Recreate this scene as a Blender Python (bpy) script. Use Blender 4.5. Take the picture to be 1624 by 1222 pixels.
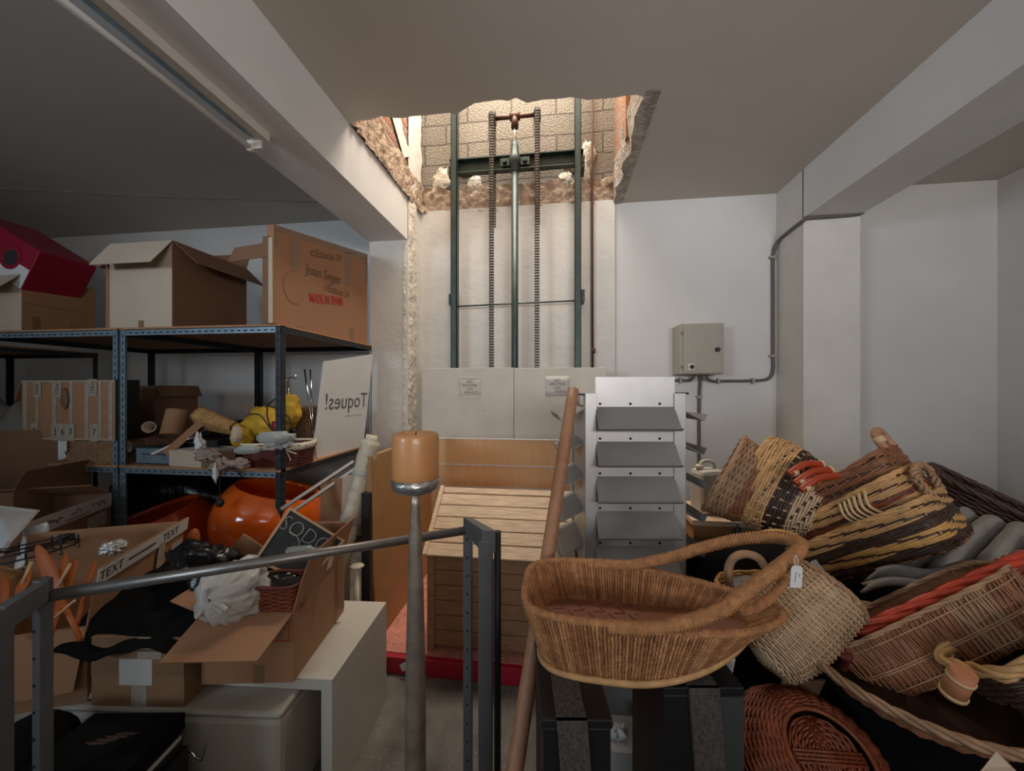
import bpy, bmesh, math, random
from mathutils import Vector, Matrix, noise, Euler
random.seed(7)
sc = bpy.context.scene
for o in list(bpy.data.objects): bpy.data.objects.remove(o)
COL = sc.collection
PI = math.pi
R = math.radians
# ---------------- camera ----------------
F, CX, HY, H = 580.0, 812.0, 616.0, 1.45
AZ = math.atan(73 / F)
ca, sa = math.cos(AZ), math.sin(AZ)
cam = bpy.data.cameras.new('camera'); camo = bpy.data.objects.new('camera', cam); COL.objects.link(camo)
cam.sensor_width = 36; cam.lens = 36 * F / 1624; cam.clip_start = 0.02
cam.shift_y = (HY - 611) / 1624
camo.location = (0, 0, H); camo.rotation_euler = (PI / 2, 0, AZ)
sc.camera = camo
# ---------------- world, daylight, exposure ----------------
w = bpy.data.worlds.new('world'); sc.world = w; w.use_nodes = True
w.node_tree.nodes['Background'].inputs[0].default_value = (0.62, 0.74, 0.9, 1)
w.node_tree.nodes['Background'].inputs[1].default_value = 0.25
def area(name, loc, rot, sx, sy, power, col, spread=180):
    l = bpy.data.lights.new(name, 'AREA'); l.shape = 'RECTANGLE'; l.size = sx; l.size_y = sy
    l.energy = power; l.color = col; l.spread = R(spread)
    o = bpy.data.objects.new(name, l); COL.objects.link(o); o.location = loc; o.rotation_euler = rot
    return o
# unseen rear opening, lamp tilted up to dim low things; daylight down the shaft
area('unseen_opening_daylight', (1.5, -3.05, 2.0), (R(116), 0, R(8)), 2.4, 0.8, 62, (0.97, 0.93, 0.92), 100)
area('side_window_daylight', (-3.4, -3.05, 2.1), (R(110), 0, R(-38)), 1.6, 0.9, 58, (0.70, 0.85, 1.0), 105)
area('shaft_daylight', (-0.4, 2.85, 5.0), (0, 0, 0), 1.5, 1.0, 128, (1.0, 0.90, 0.76))
sc.view_settings.view_transform = 'Standard'; sc.view_settings.look = 'None'
sc.view_settings.gamma = 1; sc.view_settings.use_curve_mapping = False
sc.view_settings.exposure = -0.18
# ---------------- placing helpers ----------------
def P(px, py, d):
    u = (px - CX) / F; v = (HY - py) / F
    return Vector((d * (u * ca - sa), d * (ca + u * sa), H + d * v))
def PY(px, py, Y):
    u = (px - CX) / F; return P(px, py, Y / (ca + u * sa))
def PX(px, py, X):
    u = (px - CX) / F; return P(px, py, X / (u * ca - sa))
def PZ(px, py, Z): return P(px, py, (Z - H) * F / (HY - py))
def frame(o, ex, ezh):
    ex = Vector(ex).normalized(); ez = Vector(ezh); ez = (ez - ex * ez.dot(ex)).normalized(); ey = ez.cross(ex)
    m = Matrix((ex, ey, ez)).transposed().to_4x4(); m.translation = Vector(o); return m
def frz(o, ez, exh):
    ez = Vector(ez).normalized(); ex = Vector(exh); ex = (ex - ez * ex.dot(ez)).normalized(); return frame(o, ex, ez)
def TR(loc, rx=0, ry=0, rz=0):
    return Matrix.Translation(Vector(loc)) @ Euler((R(rx), R(ry), R(rz))).to_matrix().to_4x4()
# ---------------- materials ----------------
MC = {}
def mat(name, col, rough=0.7, metal=0.0, var=0.12, scale=8.0, bump=0.0, bscale=40.0, spec=0.5, alpha=1.0, trans=0.0, sss=0.0, coat=0.0, stretch=None, dirt=None):
    if name in MC: return MC[name]
    m = bpy.data.materials.new(name); m.use_nodes = True; nt = m.node_tree; b = nt.nodes['Principled BSDF']
    b.inputs['Roughness'].default_value = rough; b.inputs['Metallic'].default_value = metal
    b.inputs['Specular IOR Level'].default_value = spec; b.inputs['Coat Weight'].default_value = coat
    if trans: b.inputs['Transmission Weight'].default_value = trans; b.inputs['IOR'].default_value = 1.25
    if alpha < 1: b.inputs['Alpha'].default_value = alpha
    if sss: b.inputs['Subsurface Weight'].default_value = sss; b.inputs['Subsurface Radius'].default_value = (0.05, 0.025, 0.01)
    tc = nt.nodes.new('ShaderNodeTexCoord'); mp = nt.nodes.new('ShaderNodeMapping'); nt.links.new(tc.outputs['Object'], mp.inputs[0])
    if stretch: mp.inputs['Scale'].default_value = stretch
    n = nt.nodes.new('ShaderNodeTexNoise'); n.inputs['Scale'].default_value = scale; n.inputs['Detail'].default_value = 5
    nt.links.new(mp.outputs[0], n.inputs['Vector'])
    r = nt.nodes.new('ShaderNodeValToRGB'); r.color_ramp.elements[0].position = 0.3; r.color_ramp.elements[1].position = 0.7
    r.color_ramp.elements[0].color = [c * (1 - var) for c in col] + [1]
    r.color_ramp.elements[1].color = [min(1, c * (1 + var)) for c in col] + [1]
    nt.links.new(n.outputs['Fac'], r.inputs[0]); out = r.outputs[0]
    if dirt:
        n3 = nt.nodes.new('ShaderNodeTexNoise'); n3.inputs['Scale'].default_value = dirt[1]; n3.inputs['Detail'].default_value = 8
        nt.links.new(tc.outputs['Object'], n3.inputs['Vector'])
        r3 = nt.nodes.new('ShaderNodeValToRGB'); r3.color_ramp.elements[0].position = dirt[2]; r3.color_ramp.elements[1].position = dirt[2] + 0.06
        nt.links.new(n3.outputs['Fac'], r3.inputs[0])
        mx = nt.nodes.new('ShaderNodeMixRGB'); nt.links.new(r3.outputs[0], mx.inputs[0]); nt.links.new(out, mx.inputs[1]); mx.inputs[2].default_value = (*dirt[0], 1); out = mx.outputs[0]
    nt.links.new(out, b.inputs['Base Color'])
    if bump:
        n2 = nt.nodes.new('ShaderNodeTexNoise'); n2.inputs['Scale'].default_value = bscale; n2.inputs['Detail'].default_value = 6
        nt.links.new(mp.outputs[0], n2.inputs['Vector'])
        bp = nt.nodes.new('ShaderNodeBump'); bp.inputs['Strength'].default_value = bump; bp.inputs['Distance'].default_value = 0.02
        nt.links.new(n2.outputs['Fac'], bp.inputs['Height']); nt.links.new(bp.outputs[0], b.inputs['Normal'])
    MC[name] = m; return m
def brickmat(name, c1, c2, mortar, bw, bh, ms, rot, bump=0.6, rough_tex=0.5):
    m = bpy.data.materials.new(name); m.use_nodes = True; nt = m.node_tree; b = nt.nodes['Principled BSDF']; b.inputs['Roughness'].default_value = 0.95
    tc = nt.nodes.new('ShaderNodeTexCoord'); mp = nt.nodes.new('ShaderNodeMapping'); nt.links.new(tc.outputs['Object'], mp.inputs[0])
    mp.inputs['Rotation'].default_value = rot
    dn = nt.nodes.new('ShaderNodeTexNoise'); dn.inputs['Scale'].default_value = 5; nt.links.new(tc.outputs['Object'], dn.inputs['Vector'])
    ad = nt.nodes.new('ShaderNodeVectorMath'); ad.operation = 'MULTIPLY_ADD'; ad.inputs[1].default_value = (0.03, 0.03, 0.03)
    nt.links.new(dn.outputs['Color'], ad.inputs[0]); nt.links.new(mp.outputs[0], ad.inputs[2])
    t = nt.nodes.new('ShaderNodeTexBrick'); t.inputs['Scale'].default_value = 1; t.inputs['Brick Width'].default_value = bw; t.inputs['Row Height'].default_value = bh
    t.inputs['Mortar Size'].default_value = ms; t.inputs['Mortar Smooth'].default_value = 0.3
    t.inputs['Color1'].default_value = (*c1, 1); t.inputs['Color2'].default_value = (*c2, 1); t.inputs['Mortar'].default_value = (*mortar, 1)
    nt.links.new(ad.outputs[0], t.inputs['Vector'])
    n = nt.nodes.new('ShaderNodeTexNoise'); n.inputs['Scale'].default_value = 70; n.inputs['Detail'].default_value = 6; nt.links.new(tc.outputs['Object'], n.inputs['Vector'])
    r = nt.nodes.new('ShaderNodeValToRGB'); r.color_ramp.elements[0].position = 0.35; r.color_ramp.elements[1].position = 0.65
    r.color_ramp.elements[0].color = (1 - rough_tex,) * 3 + (1,); r.color_ramp.elements[1].color = (1.0,) * 3 + (1,)
    nt.links.new(n.outputs['Fac'], r.inputs[0])
    mx = nt.nodes.new('ShaderNodeMixRGB'); mx.blend_type = 'MULTIPLY'; mx.inputs[0].default_value = 1
    nt.links.new(t.outputs['Color'], mx.inputs[1]); nt.links.new(r.outputs[0], mx.inputs[2]); nt.links.new(mx.outputs[0], b.inputs['Base Color'])
    ma = nt.nodes.new('ShaderNodeMath'); ma.operation = 'MULTIPLY_ADD'; ma.inputs[1].default_value = -1.5
    nt.links.new(t.outputs['Fac'], ma.inputs[0]); nt.links.new(n.outputs['Fac'], ma.inputs[2])
    bp = nt.nodes.new('ShaderNodeBump'); bp.inputs['Strength'].default_value = bump; bp.inputs['Distance'].default_value = 0.02
    nt.links.new(ma.outputs[0], bp.inputs['Height']); nt.links.new(bp.outputs[0], b.inputs['Normal'])
    return m
M = dict(
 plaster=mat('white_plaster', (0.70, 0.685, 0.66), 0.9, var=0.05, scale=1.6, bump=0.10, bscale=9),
 rough_plaster=mat('rough_plaster', (0.70, 0.665, 0.61), 0.95, var=0.06, scale=3, bump=0.22, bscale=20), crumbly=mat('crumbly_plaster', (0.66, 0.60, 0.50), 0.95, var=0.25, scale=14, bump=0.7, bscale=30),
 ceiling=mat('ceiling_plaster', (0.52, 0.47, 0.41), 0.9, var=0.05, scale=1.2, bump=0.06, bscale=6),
 concrete=mat('floor_concrete', (0.16, 0.142, 0.12), 0.9, var=0.35, scale=7, bump=0.5, bscale=60, dirt=((0.5, 0.47, 0.42), 90, 0.66)),
 slab=mat('broken_slab', (0.36, 0.31, 0.26), 0.95, var=0.35, scale=14, bump=0.9, bscale=40),
 rubble=mat('rubble', (0.42, 0.30, 0.215), 0.95, var=0.30, scale=16, bump=1.0, bscale=35, dirt=((0.56, 0.46, 0.34), 22, 0.55)),
 block=brickmat('concrete_block', (0.33, 0.29, 0.24), (0.40, 0.35, 0.29), (0.2, 0.17, 0.14), 0.42, 0.19, 0.008, (R(-90), 0, 0), 0.8, 0.45),
 brick=brickmat('red_brick', (0.50, 0.17, 0.09), (0.42, 0.22, 0.13), (0.45, 0.39, 0.31), 0.24, 0.07, 0.014, (0, R(90), R(90)), 0.8, 0.35),
 card=mat('cardboard', (0.37, 0.195, 0.10), 0.85, var=0.08, scale=3, bump=0.05, bscale=15),
 card_mid=mat('cardboard_mid', (0.27, 0.15, 0.075), 0.85, var=0.08, scale=3, bump=0.06, bscale=15),
 card_dark=mat('cardboard_dark', (0.22, 0.115, 0.062), 0.85, var=0.08, scale=3, bump=0.05, bscale=15),
 card_pale=mat('cardboard_pale', (0.58, 0.47, 0.36), 0.85, var=0.06, scale=3, bump=0.15, bscale=12),
 card_or=mat('cardboard_orange', (0.37, 0.19, 0.10), 0.85, var=0.06, scale=3, bump=0.04, bscale=15),
 tape=mat('brown_tape', (0.25, 0.15, 0.085), 0.35, var=0.06),
 tape_clear=mat('clear_tape', (0.42, 0.36, 0.29), 0.25, var=0.15, scale=30),
 label=mat('paper_label', (0.55, 0.53, 0.50), 0.7, var=0.05),
 ink=mat('ink', (0.03, 0.028, 0.03), 0.8, var=0.0),
 pencil=mat('faded_ink', (0.16, 0.09, 0.05), 0.8, var=0.0),
 redink=mat('red_ink', (0.50, 0.03, 0.03), 0.8, var=0.0),
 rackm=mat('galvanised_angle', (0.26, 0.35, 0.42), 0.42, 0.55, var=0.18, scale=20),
 rack_shade=mat('shaded_angle', (0.03, 0.035, 0.04), 0.5, 0.3, var=0.18, scale=20),  # same angle iron, its unlit look painted in as near-black
 hole=mat('slot_dark', (0.008, 0.008, 0.01), 0.9, var=0),
 chip=mat('chipboard', (0.42, 0.22, 0.11), 0.8, var=0.2, scale=60),
 steel=mat('brushed_steel', (0.29, 0.265, 0.245), 0.38, 0.75, var=0.12, scale=30, stretch=(1, 1, 0.05)),
 polem=mat('aged_bronze_metal', (0.42, 0.355, 0.285), 0.40, 0.7, var=0.25, scale=25),
 greysteel=mat('grey_painted_steel', (0.15, 0.148, 0.15), 0.42, 0.35, var=0.08, scale=12),
 alu=mat('brushed_aluminium', (0.56, 0.55, 0.54), 0.42, 0.5, var=0.06, scale=8),
 shelfgrey=mat('grey_shelf_lacquer', (0.25, 0.24, 0.235), 0.45, 0.15, var=0.06, scale=6),
 green=mat('green_machine_paint', (0.045, 0.068, 0.062), 0.45, 0.3, var=0.2, scale=15),
 chain=mat('oily_chain', (0.10, 0.09, 0.08), 0.4, 0.8, var=0.3, scale=80),
 rust=mat('rusty_bar', (0.10, 0.045, 0.03), 0.6, 0.3, var=0.2),
 chrome=mat('chrome', (0.75, 0.75, 0.76), 0.15, 1.0, var=0.0),
 white=mat('white_laminate', (0.60, 0.565, 0.49), 0.45, var=0.05, scale=3),
 vinyl=mat('white_vinyl', (0.44, 0.395, 0.33), 0.5, var=0.10, scale=3, bump=0.1, bscale=6),
 whitep=mat('white_panel', (0.70, 0.70, 0.69), 0.4, var=0.04, scale=3),
 board=mat('off_white_board', (0.66, 0.60, 0.51), 0.7, var=0.07, scale=4, dirt=((0.45, 0.40, 0.33), 10, 0.72)),
 beech=mat('beech_laminate', (0.76, 0.45, 0.21), 0.5, var=0.08, scale=10, stretch=(14, 14, 0.8)),
 boardbrown=mat('brown_hardboard', (0.40, 0.22, 0.085), 0.6, var=0.08, scale=6, dirt=((0.55, 0.42, 0.25), 22, 0.72)),
 pine=mat('weathered_pine', (0.70, 0.50, 0.33), 0.75, var=0.22, scale=9, stretch=(1.2, 14, 14), bump=0.25, bscale=20),
 pinedark=mat('brown_stained_pine', (0.33, 0.17, 0.085), 0.75, var=0.25, scale=9, stretch=(1.2, 14, 14), bump=0.25, bscale=20),
 woodpole=mat('turned_wood', (0.40, 0.20, 0.11), 0.5, var=0.15, scale=10, stretch=(10, 10, 1)),
 red=mat('red_paint', (0.42, 0.012, 0.03), 0.45, var=0.1),
 pink=mat('paint_spattered_pink', (0.60, 0.23, 0.17), 0.8, var=0.2, scale=10, dirt=((0.25, 0.1, 0.08), 45, 0.60), bump=0.3),
 wax=mat('amber_wax', (0.66, 0.31, 0.12), 0.38, var=0.07, scale=6, sss=0.15, coat=0.2),
 silverfoil=mat('silver_foil', (0.45, 0.44, 0.42), 0.28, 0.8, var=0.3, scale=50, bump=0.3),
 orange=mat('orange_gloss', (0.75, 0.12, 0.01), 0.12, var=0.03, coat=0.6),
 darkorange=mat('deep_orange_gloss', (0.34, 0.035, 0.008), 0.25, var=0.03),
 orangew=mat('orange_wood', (0.40, 0.095, 0.015), 0.5, var=0.15),
 black=mat('black_plastic', (0.008, 0.008, 0.009), 0.5, var=0.1),
 blackbag=mat('black_bin_bag', (0.006, 0.006, 0.007), 0.22, var=0.1, bump=0.5, bscale=14),
 blackcloth_shade=mat('black_cloth_and_shade', (0.006, 0.006, 0.006), 0.95, var=0.1, spec=0.1),
 felt=mat('grey_felt', (0.085, 0.072, 0.062), 0.95, var=0.4, scale=160, spec=0.1),
 graygreen=mat('grey_green_laminate', (0.045, 0.052, 0.048), 0.6, var=0.05),
 whitebag=mat('white_bin_bag', (0.55, 0.54, 0.50), 0.35, var=0.12, scale=12, bump=0.5, bscale=14, sss=0.1),
 greycloth=mat('grey_canvas', (0.27, 0.25, 0.225), 0.9, var=0.1, scale=12, bump=0.3, bscale=25, spec=0.2),
 yellow=mat('yellow_fabric', (0.55, 0.33, 0.02), 0.7, var=0.15, scale=9, bump=0.3),
 cream=mat('cream_wrap', (0.66, 0.58, 0.43), 0.45, var=0.15, scale=20, bump=0.7, bscale=22),
 foam=mat('cream_foam', (0.7, 0.64, 0.5), 0.8, var=0.08),
 glass=mat('thin_clear_plastic', (0.62, 0.68, 0.72), 0.12, var=0.2, scale=25, alpha=0.45, bump=0.6, bscale=25),
 bottle=mat('glass_bottle', (0.45, 0.5, 0.5), 0.08, var=0.1, alpha=0.5),
 chalkb=mat('chalkboard', (0.014, 0.014, 0.015), 0.6, var=0.4, scale=10),
 chalk=mat('chalk', (0.34, 0.32, 0.28), 0.9, var=0.2, scale=60),
 pinew=mat('frame_pine', (0.48, 0.30, 0.16), 0.6, var=0.12, scale=10),
 magenta=mat('crimson_box', (0.30, 0.008, 0.03), 0.4, var=0.06),
 magl=mat('pink_print', (0.55, 0.12, 0.12), 0.4, var=0.2, scale=12),
 steelbox=mat('grey_beige_enamel', (0.36, 0.335, 0.27), 0.45, var=0.03),
 conduit=mat('grey_conduit', (0.12, 0.105, 0.095), 0.5, var=0.1),
 jerry=mat('translucent_white_can', (0.62, 0.58, 0.50), 0.45, var=0.05, sss=0.1),
 blue=mat('blue_scrap', (0.02, 0.06, 0.22), 0.5, var=0.1),
 bluebar=mat('blue_black_bar', (0.02, 0.035, 0.05), 0.5, var=0.1),
 greenf=mat('dark_green_fabric', (0.01, 0.06, 0.03), 0.9, var=0.1),
 w_nat=mat('natural_willow', (0.56, 0.32, 0.13), 0.5, var=0.22, scale=30),
 w_gold=mat('golden_willow', (0.60, 0.33, 0.10), 0.42, var=0.22, scale=30),
 w_pale=mat('pale_seagrass', (0.58, 0.41, 0.25), 0.75, var=0.15, scale=30),
 w_rope=mat('twisted_seagrass_rope', (0.47, 0.215, 0.085), 0.7, var=0.28, scale=55, bump=0.5, bscale=160),
 w_dark=mat('dark_willow', (0.055, 0.026, 0.016), 0.5, var=0.3, scale=30),
 w_brown=mat('brown_willow', (0.26, 0.105, 0.045), 0.5, var=0.25, scale=30),
 w_red=mat('red_willow', (0.50, 0.05, 0.02), 0.35, var=0.25, scale=30),
 w_redbr=mat('red_brown_willow', (0.23, 0.055, 0.022), 0.42, var=0.25, scale=30),
 w_tan=mat('tan_wicker', (0.36, 0.21, 0.115), 0.6, var=0.2, scale=30),
 w_wine=mat('wine_dark_willow', (0.14, 0.03, 0.02), 0.4, var=0.25, scale=30),
 handle=mat('polished_red_handle', (0.36, 0.045, 0.012), 0.3, var=0.15),
 w_rope2=mat('twisted_seagrass_rope_pale', (0.56, 0.28, 0.12), 0.7, var=0.28, scale=55, bump=0.5, bscale=160),
 w_rope3=mat('twisted_seagrass_rope_dark', (0.36, 0.15, 0.06), 0.7, var=0.28, scale=55, bump=0.5, bscale=160),
 leather=mat('brown_woven_base', (0.26, 0.095, 0.05), 0.55, var=0.15, scale=10),
 wrapc=mat('binding_cane', (0.62, 0.43, 0.23), 0.5, var=0.1),
 wooddisc=mat('cut_wood_end', (0.50, 0.20, 0.09), 0.6, var=0.15, scale=15),
 paper=mat('white_paper', (0.74, 0.74, 0.73), 0.8, var=0.03),
 tissue=mat('brown_tissue', (0.33, 0.25, 0.20), 0.85, var=0.1, bump=0.3),
)
# ---------------- mesh helpers ----------------
def sor(v): return v if isinstance(v, Vector) else Vector(v)
def scrawl(g, X, L, hgt, n, r=.0012, mi=0, seed=1):
    rr = random.Random(seed); pts = [X @ Vector((-L / 2 + L * k / n, rr.uniform(-.5, .5) * hgt, 0)) for k in range(n + 1)]
    g.tube(pts, r, 4, mi)
class MB:
    def __init__(s): s.v = []; s.f = []; s.m = []; s.sm = []
    def add(s, vs, fs, mi=0, X=None, smooth=False):
        b = len(s.v)
        for q in vs: s.v.append((X @ sor(q)) if X is not None else sor(q))
        for q in fs: s.f.append([i + b for i in q]); s.m.append(mi); s.sm.append(smooth)
        return s
    def box(s, c, d, mi=0, X=None):
        cx, cy, cz = c; a, b, e = d[0] / 2, d[1] / 2, d[2] / 2
        vs = [(cx + i * a, cy + j * b, cz + k * e) for k in (-1, 1) for j in (-1, 1) for i in (-1, 1)]
        return s.add(vs, [(0, 2, 3, 1), (4, 5, 7, 6), (0, 1, 5, 4), (2, 6, 7, 3), (0, 4, 6, 2), (1, 3, 7, 5)], mi, X)
    def bb(s, lo, hi, mi=0, X=None):
        return s.box([(a + b) / 2 for a, b in zip(lo, hi)], [abs(b - a) for a, b in zip(lo, hi)], mi, X)
    def hexa(s, q, mi=0, X=None):   # 4 bottom + 4 top corners
        return s.add(q, [(3, 2, 1, 0), (4, 5, 6, 7), (0, 1, 5, 4), (1, 2, 6, 5), (2, 3, 7, 6), (3, 0, 4, 7)], mi, X)
    def slab(s, q, t, mi=0, X=None):  # planar quad with thickness behind it
        q = [sor(a) for a in q]; n = (q[1] - q[0]).cross(q[-1] - q[0]).normalized(); k = len(q)
        vs = q + [a - n * t for a in q]
        fs = [tuple(range(k)), tuple(range(2 * k - 1, k - 1, -1))] + [(i, i + k, (i + 1) % k + k, (i + 1) % k) for i in range(k)]
        return s.add(vs, fs, mi, X)
    def tube(s, pts, r, n=8, mi=0, X=None, closed=False, caps=True, smooth=True):
        pts = [sor(p) for p in pts]; k = len(pts); rs = r if isinstance(r, (list, tuple)) else [r] * k
        tans = []
        for i in range(k):
            a = pts[(i - 1) % k] if (closed or i > 0) else pts[i]; b = pts[(i + 1) % k] if (closed or i < k - 1) else pts[i]
            t = b - a; tans.append(t.normalized() if t.length > 1e-9 else Vector((0, 0, 1)))
        up = Vector((0, 0, 1)) if abs(tans[0].z) < 0.9 else Vector((1, 0, 0))
        nrm = (up - tans[0] * up.dot(tans[0])).normalized(); vs = []
        for i in range(k):
            nrm = nrm - tans[i] * nrm.dot(tans[i])
            nrm = nrm.normalized() if nrm.length > 1e-6 else tans[i].orthogonal().normalized()
            bn = tans[i].cross(nrm)
            for j in range(n):
                a = 2 * PI * j / n; vs.append(pts[i] + (nrm * math.cos(a) + bn * math.sin(a)) * rs[i])
        fs = []
        for i in range(k if closed else k - 1):
            i2 = (i + 1) % k
            for j in range(n): fs.append((i * n + j, i * n + (j + 1) % n, i2 * n + (j + 1) % n, i2 * n + j))
        s.add(vs, fs, mi, X, smooth)
        if caps and not closed:
            b = len(s.v) - k * n
            s.f.append([b + j for j in range(n)][::-1]); s.m.append(mi); s.sm.append(False)
            s.f.append([b + (k - 1) * n + j for j in range(n)]); s.m.append(mi); s.sm.append(False)
        return s
    def lathe(s, prof, n=32, mi=0, X=None, smooth=True, sx=1, sy=1):
        vs = []; fs = []
        for r, z in prof:
            for j in range(n): a = 2 * PI * j / n; vs.append((r * math.cos(a) * sx, r * math.sin(a) * sy, z))
        for i in range(len(prof) - 1):
            for j in range(n): fs.append((i * n + j, i * n + (j + 1) % n, (i + 1) * n + (j + 1) % n, (i + 1) * n + j))
        s.add(vs, fs, mi, X, smooth); b = len(s.v) - len(vs)
        if prof[0][0] > 1e-6: s.f.append([b + j for j in range(n)][::-1]); s.m.append(mi); s.sm.append(False)
        if prof[-1][0] > 1e-6: s.f.append([b + (len(prof) - 1) * n + j for j in range(n)]); s.m.append(mi); s.sm.append(False)
        return s
    def blob(s, c, rad, seed=0, amp=0.25, fr=2.0, nu=36, nv=20, mi=0, X=None, zmin=None):
        vs = []; fs = []; c = sor(c)
        for i in range(nv + 1):
            ph = PI * i / nv
            for j in range(nu):
                th = 2 * PI * j / nu; d = Vector((math.sin(ph) * math.cos(th), math.sin(ph) * math.sin(th), math.cos(ph)))
                k = 1 + amp * noise.fractal(d * fr + Vector((seed * 3.1, 0, seed)), 0.8, 2.1, 4)
                q = c + Vector((d.x * rad[0], d.y * rad[1], d.z * rad[2])) * k
                if zmin is not None: q.z = max(q.z, zmin)
                vs.append(q)
        for i in range(nv):
            for j in range(nu): fs.append((i * nu + j, (i + 1) * nu + j, (i + 1) * nu + (j + 1) % nu, i * nu + (j + 1) % nu))
        return s.add(vs, fs, mi, X, True)
    def grid(s, fn, nu, nv, mi=0, X=None, smooth=True, thick=0.0):
        vs = [sor(fn(i / nu, j / nv)) for j in range(nv + 1) for i in range(nu + 1)]
        fs = [(j * (nu + 1) + i, j * (nu + 1) + i + 1, (j + 1) * (nu + 1) + i + 1, (j + 1) * (nu + 1) + i) for j in range(nv) for i in range(nu)]
        return s.add(vs, fs, mi, X, smooth)
    def text(s, body, size, X, mi=0, sx=1.0, shear=0.0, th=0.0):
        c = bpy.data.curves.new('t', 'FONT'); c.body = body; c.size = size; c.align_x = 'CENTER'; c.align_y = 'CENTER'; c.shear = shear; c.offset = th; c.resolution_u = 3
        o = bpy.data.objects.new('t', c); COL.objects.link(o)
        dg = bpy.context.evaluated_depsgraph_get(); me = bpy.data.meshes.new_from_object(o.evaluated_get(dg))
        S = Matrix.Diagonal((sx, 1, 1, 1))
        s.add([v.co.copy() for v in me.vertices], [tuple(p.vertices) for p in me.polygons], mi, X @ S)
        bpy.data.objects.remove(o); bpy.data.curves.remove(c); bpy.data.meshes.remove(me); return s
    def build(s, name, mats, parent=None, loc=None, bevel=0, solid=0, world=False, sub=0):
        mats = mats if isinstance(mats, (list, tuple)) else [mats]
        X = None
        if world and parent is not None: X = TM[parent.name].inverted()
        elif loc is not None: X = Matrix.Translation(-Vector(loc))
        vs = [X @ q for q in s.v] if X is not None else s.v
        me = bpy.data.meshes.new(name); me.from_pydata([tuple(q) for q in vs], [], s.f)
        for q in mats: me.materials.append(q)
        me.polygons.foreach_set('material_index', s.m); me.polygons.foreach_set('use_smooth', s.sm); me.update()
        o = bpy.data.objects.new(name, me); COL.objects.link(o)
        if parent is not None: o.parent = parent
        if loc is not None: o.location = loc
        if bevel:
            b = o.modifiers.new('bevel', 'BEVEL'); b.width = bevel; b.segments = 2; b.limit_method = 'ANGLE'; b.angle_limit = R(40)
        if solid:
            b = o.modifiers.new('solid', 'SOLIDIFY'); b.thickness = solid; b.offset = 0
        if sub:
            b = o.modifiers.new('sub', 'SUBSURF'); b.levels = sub; b.render_levels = sub
        return o
TM = {}
def tag(o, label, cat, group=None, kind=None):
    o['label'] = label; o['category'] = cat
    if group: o['group'] = group
    if kind: o['kind'] = kind
    return o
def thing(name, label, cat, X=(0, 0, 0), group=None):
    o = bpy.data.objects.new(name, None); COL.objects.link(o); o.empty_display_size = 0.05
    m = X if isinstance(X, Matrix) else Matrix.Translation(Vector(X))
    o.matrix_world = m; o.location = m.to_translation(); o.rotation_euler = m.to_euler(); TM[o.name] = m.copy()
    return tag(o, label, cat, group)
def lab(o, label): o['label'] = label; return o
def struct(name, mb, m, **k):
    o = mb.build(name, m, **k); o['kind'] = 'structure'; return o
def solo(name, mb, m, label, cat, group=None, loc=None, **k):
    if loc is None:
        xs = [q.x for q in mb.v]; ys = [q.y for q in mb.v]; zs = [q.z for q in mb.v]
        loc = ((min(xs) + max(xs)) / 2, (min(ys) + max(ys)) / 2, min(zs))
    return tag(mb.build(name, m, loc=loc, **k), label, cat, group)
# smooth curve through control points
def spline(pts, n=8, closed=False):
    pts = [sor(p) for p in pts]; k = len(pts); out = []
    rng = k if closed else k - 1
    for i in range(rng):
        p0 = pts[(i - 1) % k] if (closed or i > 0) else pts[i]; p1 = pts[i]; p2 = pts[(i + 1) % k]
        p3 = pts[(i + 2) % k] if (closed or i + 2 < k) else p2
        for j in range(n):
            t = j / n; out.append(0.5 * ((2 * p1) + (p2 - p0) * t + (2 * p0 - 5 * p1 + 4 * p2 - p3) * t * t + (3 * p1 - p0 - 3 * p2 + p3) * t ** 3))
    if not closed: out.append(pts[-1])
    return out
# wicker: S(th, v) is a closed wall surface; weavers run round, stakes run up
def weave(mb, S, v0, v1, rows, stakes, r, mi=0, amp=None, step=2, stake_mi=None, n=5, fl=1.0, ph=PI, skip=1):
    amp = r * 0.9 if amp is None else amp
    def nrm(th, v):
        e = 0.02; a = S(th + e, v) - S(th - e, v); b = S(th, min(1, v + e)) - S(th, max(0, v - e)); q = a.cross(b)
        return q.normalized() if q.length > 1e-12 else Vector((0, 0, 1))
    for i in range(rows):
        v = v0 + (v1 - v0) * (i + 0.5) / rows; k = stakes * step; pts = []
        for j in range(k):
            th = 2 * PI * j / k; pts.append(S(th, v) + nrm(th, v) * amp * math.cos(PI * j / step / fl + (i // skip) * ph))
        mb.tube(pts, r * random.uniform(0.85, 1.1), n, mi(v, i) if callable(mi) else mi, closed=True)
    if stake_mi is not None:
        for j in range(stakes):
            th = 2 * PI * j / stakes
            mb.tube([S(th, v0 + (v1 - v0) * q / 8) for q in range(9)], r * 0.9, 4, stake_mi)
def braid(mb, path, Rr, r, turns, strands=3, mi=0, closed=True, n=5):
    path = [sor(p) for p in path]; k = len(path)
    for s_ in range(strands):
        pts = []
        for i in range(k):
            a = path[(i - 1) % k] if (closed or i > 0) else path[i]; b = path[(i + 1) % k] if (closed or i < k - 1) else path[i]
            t = (b - a).normalized(); up = Vector((0, 0, 1)) if abs(t.z) < 0.95 else Vector((1, 0, 0))
            e1 = (up - t * up.dot(t)).normalized(); e2 = t.cross(e1); an = 2 * PI * (turns * i / k + s_ / strands)
            pts.append(path[i] + (e1 * math.cos(an) + e2 * math.sin(an)) * Rr)
        mb.tube(pts, r, n, mi[s_ % len(mi)] if isinstance(mi, (list, tuple)) else mi, closed=closed)
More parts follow.
